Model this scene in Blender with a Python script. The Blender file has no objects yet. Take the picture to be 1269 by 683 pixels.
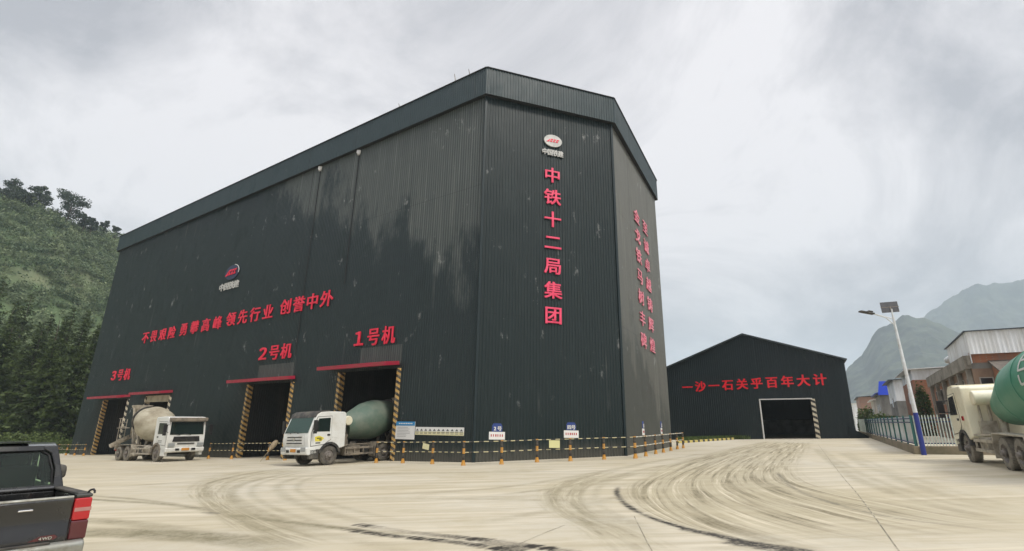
import bpy, math, random
import numpy as np
from mathutils import Vector, Matrix

random.seed(7); rng = np.random.default_rng(7)
R = math.radians
scene = bpy.context.scene
col = scene.collection

# ------------------------------------------------------------------ camera
FPX, PITCH, ROLL, CAM_H = 637.29, 0.2940, 0.0170, 1.687
CX, CY = 634.5, 341.5
SX, SY = 0.0382, 0.0032                      # the yard drains: gentle fall of the ground
cam_d = bpy.data.cameras.new('camera'); cam = bpy.data.objects.new('camera', cam_d); col.objects.link(cam)
cam_d.sensor_width = 36.0; cam_d.lens = FPX / 1269 * 36.0
cam_d.clip_start = 0.1; cam_d.clip_end = 20000
_r0 = Vector((1, 0, 0)); _u0 = Vector((0, -math.sin(PITCH), math.cos(PITCH))); _f = Vector((0, math.cos(PITCH), math.sin(PITCH)))
_c, _s = math.cos(ROLL), math.sin(ROLL)
_right = _r0 * _c + _u0 * _s; _up = _u0 * _c - _r0 * _s
cam.matrix_world = Matrix(((_right.x, _up.x, -_f.x, 0), (_right.y, _up.y, -_f.y, 0), (_right.z, _up.z, -_f.z, CAM_H), (0, 0, 0, 1)))
scene.camera = cam

# ------------------------------------------------------------------ world, sun, exposure
SUN_EL, SUN_AZ = R(52), R(137)               # azimuth clockwise from +Y
world = bpy.data.worlds.new('World'); scene.world = world; world.use_nodes = True
def build_world():
    nt = world.node_tree; n = nt.nodes; l = nt.links; n.clear()
    out = n.new('ShaderNodeOutputWorld'); bg = n.new('ShaderNodeBackground'); bg.inputs[1].default_value = 0.1
    sky = n.new('ShaderNodeTexSky'); sky.sky_type = 'NISHITA'; sky.sun_disc = False
    sky.sun_elevation = SUN_EL; sky.sun_rotation = SUN_AZ; sky.air_density = 1.6; sky.dust_density = 3.0
    tc = n.new('ShaderNodeTexCoord'); sep = n.new('ShaderNodeSeparateXYZ'); l.new(tc.outputs['Generated'], sep.inputs[0])
    mx = n.new('ShaderNodeMath'); mx.operation = 'MAXIMUM'; mx.inputs[1].default_value = 0.0; l.new(sep.outputs[2], mx.inputs[0])
    ad = n.new('ShaderNodeMath'); ad.operation = 'ADD'; ad.inputs[1].default_value = 0.42; l.new(mx.outputs[0], ad.inputs[0])
    dx = n.new('ShaderNodeMath'); dx.operation = 'DIVIDE'; l.new(sep.outputs[0], dx.inputs[0]); l.new(ad.outputs[0], dx.inputs[1])
    dy = n.new('ShaderNodeMath'); dy.operation = 'DIVIDE'; l.new(sep.outputs[1], dy.inputs[0]); l.new(ad.outputs[0], dy.inputs[1])
    cmb = n.new('ShaderNodeCombineXYZ'); l.new(dx.outputs[0], cmb.inputs[0]); l.new(dy.outputs[0], cmb.inputs[1]); cmb.inputs[2].default_value = 3.4
    n1 = n.new('ShaderNodeTexNoise'); n1.inputs['Scale'].default_value = 1.5; n1.inputs['Detail'].default_value = 8; n1.inputs['Roughness'].default_value = 0.63; n1.inputs['Distortion'].default_value = 0.7
    l.new(cmb.outputs[0], n1.inputs['Vector'])
    rp = n.new('ShaderNodeValToRGB'); l.new(n1.outputs['Fac'], rp.inputs[0])
    e = rp.color_ramp.elements; e[0].position = 0.39; e[0].color = (2.5, 2.45, 2.62, 1); e[1].position = 0.59; e[1].color = (5.15, 4.96, 5.02, 1)
    m = n.new('ShaderNodeMixRGB'); m.inputs[0].default_value = 0.975; l.new(sky.outputs[0], m.inputs[1]); l.new(rp.outputs[0], m.inputs[2])
    # an overcast sky is brightest overhead
    mr = n.new('ShaderNodeMapRange'); mr.interpolation_type = 'SMOOTHSTEP'; l.new(sep.outputs[2], mr.inputs[0])
    mr.inputs[1].default_value = 0.70; mr.inputs[2].default_value = 1.0; mr.inputs[3].default_value = 1.0; mr.inputs[4].default_value = 4.2
    g = n.new('ShaderNodeMixRGB'); g.blend_type = 'MULTIPLY'; g.inputs[0].default_value = 1.0; l.new(m.outputs[0], g.inputs[1]); l.new(mr.outputs[0], g.inputs[2])
    l.new(g.outputs[0], bg.inputs[0]); l.new(bg.outputs[0], out.inputs[0])
build_world()
sun_d = bpy.data.lights.new('sun', 'SUN'); sun = bpy.data.objects.new('sun', sun_d); col.objects.link(sun)
sun_d.energy = 1.35; sun_d.angle = R(14); sun_d.color = (1.0, 0.95, 0.86)
_sd = Vector((math.sin(SUN_AZ) * math.cos(SUN_EL), math.cos(SUN_AZ) * math.cos(SUN_EL), math.sin(SUN_EL)))
sun.rotation_euler = _sd.to_track_quat('Z', 'Y').to_euler(); sun.location = (60, -60, 90)
scene.view_settings.view_transform = 'Standard'; scene.view_settings.look = 'None'
scene.view_settings.exposure = 0.88; scene.view_settings.gamma = 1.0; scene.view_settings.use_curve_mapping = False
scene.render.engine = 'CYCLES'
cy = scene.cycles
cy.max_bounces = 6; cy.diffuse_bounces = 3; cy.glossy_bounces = 3; cy.transmission_bounces = 4; cy.transparent_max_bounces = 8; cy.volume_bounces = 1
try:
    cy.use_denoising = True; cy.denoiser = 'OPENIMAGEDENOISE'
except Exception: pass

# ------------------------------------------------------------------ measuring helpers
def ray(px, py):
    a0, b0 = px - CX, py - CY
    a = a0 * _c + b0 * _s; b = -a0 * _s + b0 * _c
    x, u = a / FPX, -b / FPX
    return np.array([x, math.cos(PITCH) - u * math.sin(PITCH), math.sin(PITCH) + u * math.cos(PITCH)])
CAM = np.array([0, 0, CAM_H])
def at(px, py, h=0.0):                       # the ground point (or a point h above it) seen at a pixel
    d = ray(px, py); t = (h - CAM_H) / (d[2] - SX * d[0] - SY * d[1]); return CAM + t * d
def deep(px, py, y):                         # the point seen at a pixel at distance y
    d = ray(px, py); return CAM + d * y / d[1]
def g(x, y):
    return SX * min(max(x, -75.0), 62.0) + SY * min(max(y, 0.0), 120.0)
def on_line(px, A, e, py=500):               # where the sight line of a pixel crosses a vertical plane
    d = ray(px, py); nn = np.array([e[1], -e[0]]); t = (nn @ np.array(A[:2])) / (nn @ d[:2]); X = CAM + t * d
    return (X[:2] - np.array(A[:2])) @ np.array(e), X[2]

# ------------------------------------------------------------------ scene tree helpers
def tag(o, label=None, cat=None, group=None, kind=None):
    if label: o['label'] = label
    if cat: o['category'] = cat
    if group: o['group'] = group
    if kind: o['kind'] = kind
    return o
def empty(name, loc=(0, 0, 0), rz=0.0, label=None, cat=None, group=None, mat=None):
    o = bpy.data.objects.new(name, None); col.objects.link(o); o.empty_display_size = 0.3
    if mat is not None: o.matrix_world = mat
    else: o.location = loc; o.rotation_euler = (0, 0, rz)
    return tag(o, label, cat, group)
def copy_tree(o, parent=None):
    c = o.copy(); col.objects.link(c); c.parent = parent
    for ch in list(o.children): copy_tree(ch, c)
    return c

class MB:
    """collects shapes and links them as one mesh object"""
    def __init__(s): s.v = []; s.f = []; s.uv = {}
    def add(s, verts, faces):
        k = len(s.v); s.v += [tuple(p) for p in verts]; s.f += [tuple(i + k for i in f) for f in faces]; return k
    def box(s, c, d, rz=0.0, m=None):
        x, y, z = d[0] / 2, d[1] / 2, d[2] / 2
        P = [Vector((sx * x, sy * y, sz * z)) for sz in (-1, 1) for sy in (-1, 1) for sx in (-1, 1)]
        if rz: P = [Matrix.Rotation(rz, 3, 'Z') @ p for p in P]
        if m is not None: P = [m @ p for p in P]
        P = [p + Vector(c) for p in P]
        s.add(P, [(0, 2, 3, 1), (4, 5, 7, 6), (0, 1, 5, 4), (2, 6, 7, 3), (0, 4, 6, 2), (1, 3, 7, 5)]); return s
    def bar(s, a, b, w, h=None):             # rectangular bar from a to b
        a, b = Vector(a), Vector(b); d = (b - a); L = d.length; q = d.to_track_quat('X', 'Z').to_matrix()
        return s.box((a + b) / 2, (L, w, h or w), m=q)
    def tube(s, a, b, r0, r1=None, n=10, cap=True):
        a, b = Vector(a), Vector(b); r1 = r0 if r1 is None else r1; q = (b - a).to_track_quat('Z', 'Y').to_matrix()
        V = [];
        for p, r in ((a, r0), (b, r1)):
            V += [p + q @ Vector((r * math.cos(2 * math.pi * i / n), r * math.sin(2 * math.pi * i / n), 0)) for i in range(n)]
        F = [(i, (i + 1) % n, n + (i + 1) % n, n + i) for i in range(n)]
        if cap: F += [tuple(range(n))[::-1], tuple(range(n, 2 * n))]
        s.add(V, F); return s
    def path(s, pts, r, n=8):
        for a, b in zip(pts[:-1], pts[1:]): s.tube(a, b, r, r, n)
        return s
    def lathe(s, prof, o, ax, n=32, cap=True):  # prof = [(distance along axis, radius)]
        o, ax = Vector(o), Vector(ax).normalized(); q = ax.to_track_quat('Z', 'Y').to_matrix(); V = []
        for a, r in prof:
            V += [o + ax * a + q @ Vector((r * math.cos(2 * math.pi * i / n), r * math.sin(2 * math.pi * i / n), 0)) for i in range(n)]
        F = []
        for k in range(len(prof) - 1):
            F += [(k * n + i, k * n + (i + 1) % n, (k + 1) * n + (i + 1) % n, (k + 1) * n + i) for i in range(n)]
        if cap: F += [tuple(range(n))[::-1], tuple(range((len(prof) - 1) * n, len(prof) * n))]
        s.add(V, F); return s
    def prism(s, poly, y0, y1, ins=None):    # polygon in XZ pushed along Y; ins shrinks the y1 side polygon
        n = len(poly); p2 = ins or poly
        V = [(x, y0, z) for x, z in poly] + [(x, y1, z) for x, z in p2]
        F = [(i, (i + 1) % n, n + (i + 1) % n, n + i) for i in range(n)] + [tuple(range(n))[::-1], tuple(range(n, 2 * n))]
        s.add(V, F); return s
    def slab(s, poly, t):                    # 3D polygon thickened along its normal by t (outward)
        P = [Vector(p) for p in poly]; nn = (P[1] - P[0]).cross(P[2] - P[0]).normalized(); n = len(P)
        V = P + [p + nn * t for p in P]
        F = [(i, (i + 1) % n, n + (i + 1) % n, n + i) for i in range(n)] + [tuple(range(n))[::-1], tuple(range(n, 2 * n))]
        s.add(V, F); return s
    def quad(s, a, b, c, d): s.add([a, b, c, d], [(0, 1, 2, 3)]); return s
    def corr(s, A, e, u0, u1, zb, zt, pitch=0.2, depth=0.03):   # ribbed sheet: rises out along the wall normal
        A = np.array(A[:2], float); e = np.array(e, float); nn = np.array([e[1], -e[0]])
        k0, k1 = math.floor(u0 / pitch), math.ceil(u1 / pitch); us = []
        for k in range(k0, k1 + 1):
            for f, d in ((0, 0), (.42, 0), (.55, 1), (.87, 1)):
                u = (k + f) * pitch
                if u0 <= u <= u1: us.append((u, d * depth))
        if not us or us[0][0] > u0: us.insert(0, (u0, 0.0))
        if us[-1][0] < u1: us.append((u1, 0.0))
        V = []; UV = []
        for u, d in us:
            p = A + e * u + nn * d
            z0 = zb(*p) if callable(zb) else zb; z1 = zt(u) if callable(zt) else zt
            V += [(p[0], p[1], z0), (p[0], p[1], z1)]; UV += [(u, z0), (u, z1)]
        F = [(2 * i, 2 * i + 2, 2 * i + 3, 2 * i + 1) for i in range(len(us) - 1)]
        k = s.add(V, F)
        for i, q in enumerate(UV): s.uv[k + i] = q
        return s
    def mesh(s, name):
        me = bpy.data.meshes.new(name); me.from_pydata(s.v, [], s.f)
        if s.uv:
            lay = me.uv_layers.new(name='wall'); vi = np.empty(len(me.loops), np.int32); me.loops.foreach_get('vertex_index', vi)
            tab = np.zeros((len(s.v), 2), np.float32)
            for k, q in s.uv.items(): tab[k] = q
            lay.data.foreach_set('uv', tab[vi].ravel())
        me.update(); return me
    def build(s, name, mat, parent=None, smooth=False, bevel=0.0, seg=2, sharp=35):
        o = bpy.data.objects.new(name, s.mesh(name)); col.objects.link(o)
        if mat: o.data.materials.append(mat)
        o.parent = parent
        if bevel:
            b = o.modifiers.new('bevel', 'BEVEL'); b.width = bevel; b.segments = seg; b.limit_method = 'ANGLE'; b.angle_limit = R(30)
        if smooth:
            for p in o.data.polygons: p.use_smooth = True
            o.data.set_sharp_from_angle(angle=R(sharp))
        return o

# ------------------------------------------------------------------ materials
def nodes_of(m): return m.node_tree.nodes, m.node_tree.links
def mat(name, base, rough=0.6, metal=0.0, col2=None, scale=4.0, lo=0.42, hi=0.68, amount=1.0, spec=0.5, bump=0.0, bscale=None, coat=0.0, stretch=None, detail=6):
    m = bpy.data.materials.new(name); m.use_nodes = True; n, l = nodes_of(m); b = n['Principled BSDF']
    b.inputs['Base Color'].default_value = (*base, 1); b.inputs['Roughness'].default_value = rough; b.inputs['Metallic'].default_value = metal
    b.inputs['Specular IOR Level'].default_value = spec; b.inputs['Coat Weight'].default_value = coat
    tc = n.new('ShaderNodeTexCoord'); mp = n.new('ShaderNodeMapping'); l.new(tc.outputs['Object'], mp.inputs[0])
    if stretch: mp.inputs['Scale'].default_value = stretch
    if col2:
        nz = n.new('ShaderNodeTexNoise'); nz.inputs['Scale'].default_value = scale; nz.inputs['Detail'].default_value = detail; nz.inputs['Roughness'].default_value = .62
        l.new(mp.outputs[0], nz.inputs['Vector'])
        mr = n.new('ShaderNodeMapRange'); mr.inputs[1].default_value = lo; mr.inputs[2].default_value = hi; mr.inputs[4].default_value = amount; l.new(nz.outputs['Fac'], mr.inputs[0])
        mx = n.new('ShaderNodeMixRGB'); mx.inputs[1].default_value = (*base, 1); mx.inputs[2].default_value = (*col2, 1)
        l.new(mr.outputs[0], mx.inputs[0]); l.new(mx.outputs[0], b.inputs['Base Color'])
        if rough < .5:
            r2 = n.new('ShaderNodeMapRange'); r2.inputs[3].default_value = rough; r2.inputs[4].default_value = .85; l.new(mr.outputs[0], r2.inputs[0]); l.new(r2.outputs[0], b.inputs['Roughness'])
    if bump:
        nb = n.new('ShaderNodeTexNoise'); nb.inputs['Scale'].default_value = bscale or scale * 6; nb.inputs['Detail'].default_value = 5; l.new(mp.outputs[0], nb.inputs['Vector'])
        bp = n.new('ShaderNodeBump'); bp.inputs['Strength'].default_value = bump; bp.inputs['Distance'].default_value = .02; l.new(nb.outputs['Fac'], bp.inputs['Height']); l.new(bp.outputs[0], b.inputs['Normal'])
    return m
def stripes(name, c1, c2, period, direction, duty=.5, rough=.6, dirt=.35):
    """two colours in bands along a direction (object space)"""
    m = bpy.data.materials.new(name); m.use_nodes = True; n, l = nodes_of(m); b = n['Principled BSDF']; b.inputs['Roughness'].default_value = rough
    tc = n.new('ShaderNodeTexCoord'); d = n.new('ShaderNodeVectorMath'); d.operation = 'DOT_PRODUCT'; d.inputs[1].default_value = direction; l.new(tc.outputs['Object'], d.inputs[0])
    q = n.new('ShaderNodeMath'); q.operation = 'DIVIDE'; q.inputs[1].default_value = period; l.new(d.outputs['Value'], q.inputs[0])
    fr = n.new('ShaderNodeMath'); fr.operation = 'FRACT'; l.new(q.outputs[0], fr.inputs[0])
    gt = n.new('ShaderNodeMath'); gt.operation = 'GREATER_THAN'; gt.inputs[1].default_value = duty; l.new(fr.outputs[0], gt.inputs[0])
    mx = n.new('ShaderNodeMixRGB'); mx.inputs[1].default_value = (*c1, 1); mx.inputs[2].default_value = (*c2, 1); l.new(gt.outputs[0], mx.inputs[0])
    nz = n.new('ShaderNodeTexNoise'); nz.inputs['Scale'].default_value = 5; nz.inputs['Detail'].default_value = 7; l.new(tc.outputs['Object'], nz.inputs['Vector'])
    mr = n.new('ShaderNodeMapRange'); mr.inputs[1].default_value = .45; mr.inputs[2].default_value = .7; mr.inputs[4].default_value = dirt; l.new(nz.outputs['Fac'], mr.inputs[0])
    m2 = n.new('ShaderNodeMixRGB'); l.new(mr.outputs[0], m2.inputs[0]); l.new(mx.outputs[0], m2.inputs[1]); m2.inputs[2].default_value = (.32, .28, .22, 1)
    l.new(m2.outputs[0], b.inputs['Base Color']); return m
def brick(name, c1, c2, mortar, scale=1.0, uv=False):
    m = bpy.data.materials.new(name); m.use_nodes = True; n, l = nodes_of(m); b = n['Principled BSDF']; b.inputs['Roughness'].default_value = .9
    tc = n.new('ShaderNodeTexCoord'); sp = n.new('ShaderNodeSeparateXYZ'); l.new(tc.outputs['Object'], sp.inputs[0])
    ad = n.new('ShaderNodeMath'); ad.operation = 'ADD'; l.new(sp.outputs[0], ad.inputs[0]); l.new(sp.outputs[1], ad.inputs[1])
    cb = n.new('ShaderNodeCombineXYZ'); l.new(ad.outputs[0], cb.inputs[0]); l.new(sp.outputs[2], cb.inputs[1])
    bk = n.new('ShaderNodeTexBrick'); bk.inputs['Scale'].default_value = scale; bk.inputs['Color1'].default_value = (*c1, 1); bk.inputs['Color2'].default_value = (*c2, 1); bk.inputs['Mortar'].default_value = (*mortar, 1)
    bk.inputs['Brick Width'].default_value = .25; bk.inputs['Row Height'].default_value = .075; bk.inputs['Mortar Size'].default_value = .011; l.new(cb.outputs[0], bk.inputs['Vector'])
    nz = n.new('ShaderNodeTexNoise'); nz.inputs['Scale'].default_value = .9; nz.inputs['Detail'].default_value = 7; l.new(tc.outputs['Object'], nz.inputs['Vector'])
    mr = n.new('ShaderNodeMapRange'); mr.inputs[1].default_value = .42; mr.inputs[2].default_value = .7; mr.inputs[4].default_value = .65; l.new(nz.outputs['Fac'], mr.inputs[0])
    mx = n.new('ShaderNodeMixRGB'); l.new(mr.outputs[0], mx.inputs[0]); l.new(bk.outputs[0], mx.inputs[1]); mx.inputs[2].default_value = (.20, .15, .12, 1); l.new(mx.outputs[0], b.inputs['Base Color'])
    return m
def leaf_mat(name, c1, c2, scale=.35):
    m = bpy.data.materials.new(name); m.use_nodes = True; n, l = nodes_of(m); b = n['Principled BSDF']; b.inputs['Roughness'].default_value = .6; b.inputs['Specular IOR Level'].default_value = .25
    at_ = n.new('ShaderNodeAttribute'); at_.attribute_name = 'tint'
    mx = n.new('ShaderNodeMixRGB'); mx.inputs[1].default_value = (*c1, 1); mx.inputs[2].default_value = (*c2, 1); l.new(at_.outputs['Fac'], mx.inputs[0]); l.new(mx.outputs[0], b.inputs['Base Color'])
    tr = n.new('ShaderNodeBsdfTranslucent'); l.new(mx.outputs[0], tr.inputs[0]); ms = n.new('ShaderNodeMixShader'); ms.inputs[0].default_value = .15
    l.new(b.outputs[0], ms.inputs[1]); l.new(tr.outputs[0], ms.inputs[2]); l.new(ms.outputs[0], n['Material Output'].inputs[0]); return m

def cladding_mat(name, base, dusty, zshift, ushift, amt=.75, rough=.42, wear=1.0, foot=(0., 0.)):  # dusty: dust tone that also carries the painted glare of upper ribs
    """old painted ribbed sheet: dust and lit rib glare coloured in high up, rain streaks, scratches; UV = metres along and up the wall"""
    m = bpy.data.materials.new(name); m.use_nodes = True; n, l = nodes_of(m); b = n['Principled BSDF']
    uv = n.new('ShaderNodeUVMap'); uv.uv_map = 'wall'
    def noise(sc, s, det=6, rg=.6):
        mp = n.new('ShaderNodeMapping'); mp.inputs['Scale'].default_value = sc; l.new(uv.outputs[0], mp.inputs[0])
        nz = n.new('ShaderNodeTexNoise'); nz.inputs['Scale'].default_value = s; nz.inputs['Detail'].default_value = det; nz.inputs['Roughness'].default_value = rg; l.new(mp.outputs[0], nz.inputs['Vector']); return nz.outputs['Fac']
    def rng_(src, a, b_, c=0., d=1.):
        mr = n.new('ShaderNodeMapRange'); mr.interpolation_type = 'SMOOTHSTEP'; l.new(src, mr.inputs[0])
        for i, v in enumerate((a, b_, c, d)): mr.inputs[1 + i].default_value = v
        return mr.outputs[0]
    def math_(op, a, c):
        k = n.new('ShaderNodeMath'); k.operation = op
        for i, v in enumerate((a, c)):
            if isinstance(v, (int, float)): k.inputs[i].default_value = v
            else: l.new(v, k.inputs[i])
        return k.outputs[0]
    def mix(fac, c1, c2):
        k = n.new('ShaderNodeMixRGB'); l.new(fac, k.inputs[0])
        for i, c in ((1, c1), (2, c2)):
            if isinstance(c, tuple): k.inputs[i].default_value = (*c, 1)
            else: l.new(c, k.inputs[i])
        return k.outputs[0]
    sp = n.new('ShaderNodeSeparateXYZ'); l.new(uv.outputs[0], sp.inputs[0])
    # dusty upper zone, lit rib glare put into its colour; ragged wet edge
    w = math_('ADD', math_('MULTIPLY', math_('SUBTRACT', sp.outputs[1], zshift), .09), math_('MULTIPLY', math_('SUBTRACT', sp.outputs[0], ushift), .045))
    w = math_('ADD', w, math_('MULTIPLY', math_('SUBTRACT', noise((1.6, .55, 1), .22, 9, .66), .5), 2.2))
    dust_glare = math_('MULTIPLY', rng_(w, -.05, .28), amt)
    rib = math_('FRACT', math_('DIVIDE', sp.outputs[0], .2), 0); lit_crest = rng_(rib, .38, .50); dust_glare = math_('MULTIPLY', dust_glare, math_('ADD', math_('MULTIPLY', lit_crest, .55), .45))  # crests coloured lighter, as if the relief caught the light
    streak = rng_(noise((6.0, .10, 1), 1.0, 5, .7), .47, .72)
    mot = rng_(noise((1, .6, 1), .55, 9, .65), .46, .72)
    c = mix(math_('MULTIPLY', dust_glare, math_('ADD', math_('MULTIPLY', streak, .5), .5)), base, dusty)
    c = mix(math_('MULTIPLY', math_('MULTIPLY', streak, mot), .55), c, tuple(min(1, x * 2.2 + .02) for x in base))
    scr = math_('MULTIPLY', rng_(noise((1.1, .55, 1), .8, 10, .72), .605, .68), .5 * wear)
    c = mix(scr, c, (.33, .34, .33))
    # seams of the sheet rows
    fr = math_('FRACT', math_('DIVIDE', sp.outputs[1], 8.4), 0); seam = rng_(fr, .0, .006, 1., 0.)
    c = mix(math_('MULTIPLY', seam, .6), c, tuple(x * .4 for x in base))
    fu = math_('FRACT', math_('DIVIDE', math_('ADD', sp.outputs[0], 2.1), 6.15), 0); seam2 = rng_(fu, .0, .02, 1., 0.)
    c = mix(math_('MULTIPLY', math_('MULTIPLY', seam2, rng_(sp.outputs[1], 9., 13.)), .6), c, tuple(x * .35 for x in base))
    run = math_('MULTIPLY', math_('MULTIPLY', rng_(noise((2.2, .06, 1), 1.0, 4, .6), .60, .70), rng_(noise((.5, .5, 1), .5, 5), .47, .64)), .34 * wear)
    c = mix(run, c, (.16, .165, .155))
    zr = math_('SUBTRACT', math_('SUBTRACT', sp.outputs[1], foot[0]), math_('MULTIPLY', sp.outputs[0], foot[1]))   # splashed cement along the foot
    sv_ = math_('MULTIPLY', rng_(math_('ADD', zr, math_('MULTIPLY', noise((1.3, .5, 1), 1.2, 7, .7), 1.6)), .9, 1.9, 1., 0.), .55 * min(1, wear + .2))
    c = mix(sv_, c, (.115, .108, .088))
    bp = n.new('ShaderNodeBump'); bp.inputs['Strength'].default_value = .5; bp.inputs['Distance'].default_value = .10; l.new(noise((.55, .28, 1), 1.0, 3, .5), bp.inputs['Height']); l.new(bp.outputs[0], b.inputs['Normal'])   # buckled sheets
    l.new(c, b.inputs['Base Color'])
    l.new(rng_(mot, 0, 1, rough, rough + .18), b.inputs['Roughness']); b.inputs['Specular IOR Level'].default_value = .4
    return m

M = {}
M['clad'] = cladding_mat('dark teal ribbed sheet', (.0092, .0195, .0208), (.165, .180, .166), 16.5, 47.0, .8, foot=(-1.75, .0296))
M['clad_front'] = cladding_mat('dark teal ribbed sheet front', (.0092, .0195, .0205), (.06, .07, .066), 25.5, 6.0, .6, foot=(.02, .037))
M['clad_side'] = cladding_mat('pale ribbed sheet side', (.074, .080, .071), (.18, .18, .158), 6.0, 4.0, .85, foot=(.37, .021))  # base paler than on the other walls
M['fascia'] = cladding_mat('fascia sheet', (.018, .036, .041), (.07, .085, .085), 30.0, 47.0, .6, .38, .3, foot=(-9, 0))
M['barn'] = cladding_mat('barn sheet', (.0065, .0145, .0170), (.02, .03, .033), 30, 60, .4, .45, .12, foot=(-9, 0))
M['roof'] = mat('roof sheet', (.04, .055, .06), .5)
M['soffit'] = mat('soffit', (.012, .014, .015), .8)
M['inner'] = mat('inner sheet', (.020, .024, .024), .7, col2=(.045, .045, .04), scale=.8, stretch=(1, 1, .25))
M['red_sheet'] = mat('red sheet', (.36, .012, .045), .45, col2=(.30, .06, .06), scale=2)
M['cream_panel'] = mat('cream panel', (.42, .40, .29), .6, col2=(.25, .23, .17), scale=1.4)
M['sign_red'] = mat('red acrylic', (.78, .024, .068), .45, col2=(.62, .02, .05), scale=1.2)
M['sign_pink'] = mat('faded red acrylic', (.84, .075, .165), .45, col2=(.72, .05, .12), scale=1.2)
M['sign_pale'] = mat('sun bleached pink acrylic', (.80, .19, .27), .5, col2=(.70, .30, .34), scale=1.5)
M['sign_red_barn'] = mat('red letter paint', (.80, .015, .03), .4)
M['sign_white'] = mat('white acrylic', (.60, .60, .58), .5, col2=(.42, .42, .40), scale=2)
M['logo_blue'] = mat('navy plate', (.02, .03, .08), .4)
M['post_stripe'] = stripes('post stripes', (.58, .36, .10), (.025, .022, .02), .33, (.42, .42, .91), .5, dirt=.7)
M['post_stripe_pale'] = stripes('post stripes pale', (.62, .56, .42), (.03, .03, .03), .5, (.45, .45, .89), .5, dirt=.3)
M['rail_post'] = stripes('rail post bands', (.52, .25, .03), (.018, .017, .016), .56, (0, 0, 1), .46, dirt=.35)
M['rail_bar'] = stripes('rail bands', (.50, .45, .26), (.02, .02, .02), .5, (1, 0, 0), .5, dirt=.2)
M['rail_bar_pale'] = stripes('rail bands pale', (.62, .62, .55), (.35, .33, .25), .9, (1, 0, 0), .6, dirt=.2)
M['kerb_stripe'] = stripes('kerb bands', (.60, .50, .14), (.03, .03, .03), 1.1, (1, 0, 0), .55, dirt=.3)
M['white_frame'] = mat('white frame', (.6, .6, .58), .5)
M['black'] = mat('black plastic', (.012, .012, .013), .5)
M['rubber'] = mat('rubber', (.035, .033, .031), .85, col2=(.20, .18, .145), scale=2.5, lo=.36, hi=.66, amount=.8, bump=.3, bscale=30)
M['rubber_dusty'] = mat('dusty rubber', (.13, .12, .10), .9, col2=(.27, .245, .20), scale=2.5, lo=.35, hi=.62, bump=.3, bscale=30)
M['rim'] = mat('rim', (.22, .20, .18), .6, col2=(.12, .10, .08), scale=5)
M['frame_dusty'] = mat('dusty frame', (.25, .215, .165), .8, col2=(.06, .055, .05), scale=2.2, bump=.25, bscale=25)
M['frame_pale'] = mat('pale frame', (.46, .42, .34), .75, col2=(.20, .17, .13), scale=2.4)
M['frame_dark'] = mat('dark frame', (.03, .03, .03), .7, col2=(.12, .11, .09), scale=3)
M['white_paint'] = mat('white cab paint', (.72, .73, .70), .35, col2=(.52, .50, .43), scale=1.3, lo=.46, hi=.75, amount=.7, coat=.2)
M['cream_paint'] = mat('cream cab paint', (.80, .765, .60), .38, col2=(.55, .48, .30), scale=1.3, lo=.46, hi=.75, amount=.7, coat=.2)
M['drum_cream'] = mat('cream drum', (.47, .435, .33), .75, col2=(.26, .225, .155), scale=1.0, lo=.42, hi=.66, stretch=(.5, 1, 1), bump=.25, bscale=14)
M['drum_green'] = mat('dull green drum', (.075, .125, .092), .6, col2=(.16, .185, .145), scale=.9, lo=.40, hi=.7)
M['drum_bright'] = mat('green drum', (.05, .225, .145), .5, col2=(.17, .30, .215), scale=.8, lo=.44, hi=.75, amount=.7)
def glass_mat(name, tint, rough=.06):
    m = mat(name, tint, rough, spec=.8); return m
M['glass'] = glass_mat('dark glass', (.012, .022, .020))
M['glass_green'] = glass_mat('greenish glass', (.012, .045, .030), .1)
M['lamp_glass'] = mat('lamp glass', (.30, .32, .32), .12, spec=.8)
M['tail_red'] = mat('red lens', (.42, .010, .014), .15, spec=.7)
M['tail_smoke'] = mat('smoky lens', (.085, .014, .018), .15, spec=.7)
M['amber'] = mat('amber plate', (.55, .24, .04), .5)
M['sticker'] = mat('yellow sticker', (.70, .60, .06), .5)
M['car_black'] = mat('dusty black paint', (.012, .013, .014), .22, col2=(.06, .058, .043), scale=1.6, lo=.44, hi=.76, amount=.6, coat=.6)
M['car_liner'] = mat('bed liner', (.03, .029, .026), .8, col2=(.09, .08, .065), scale=3)
M['chrome'] = mat('chrome', (.6, .6, .6), .2, metal=1.0)
M['bumper'] = mat('steel bumper', (.33, .34, .31), .35, metal=.6, col2=(.2, .18, .14), scale=3)
M['blue_paint'] = mat('blue paint', (.02, .035, .22), .45)
M['pole_white'] = mat('white pole', (.66, .70, .72), .4, col2=(.5, .5, .48), scale=2)
M['panel_cell'] = mat('solar panel back', (.085, .085, .09), .6, col2=(.05, .05, .055), scale=6)
M['concrete'] = mat('concrete', (.27, .25, .21), .9, col2=(.15, .135, .11), scale=1.2, bump=.3)
M['plinth'] = mat('plinth concrete', (.26, .215, .15), .9, col2=(.14, .13, .08), scale=.9, bump=.3)
M['picket'] = mat('picket white', (.60, .68, .62), .5, col2=(.35, .40, .35), scale=2)
M['fence_teal'] = mat('fence teal', (.03, .13, .12), .5)
M['fence_blue'] = mat('fence navy rail', (.03, .05, .13), .5)
M['sheet_pale'] = mat('pale hoarding sheet', (.66, .70, .72), .5, col2=(.45, .46, .45), scale=.8)
M['brick_red'] = brick('red brick', (.33, .105, .048), (.42, .16, .075), (.28, .2, .15))
M['brick_dull'] = brick('dull brick', (.25, .11, .07), (.32, .17, .11), (.25, .2, .17))
M['render_grey'] = mat('grey render', (.22, .215, .20), .9, col2=(.12, .115, .105), scale=.7, stretch=(1, 1, .4))
M['render_brown'] = mat('brown stained render', (.27, .19, .135), .9, col2=(.16, .10, .07), scale=.8, stretch=(1, 1, .5))
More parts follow.
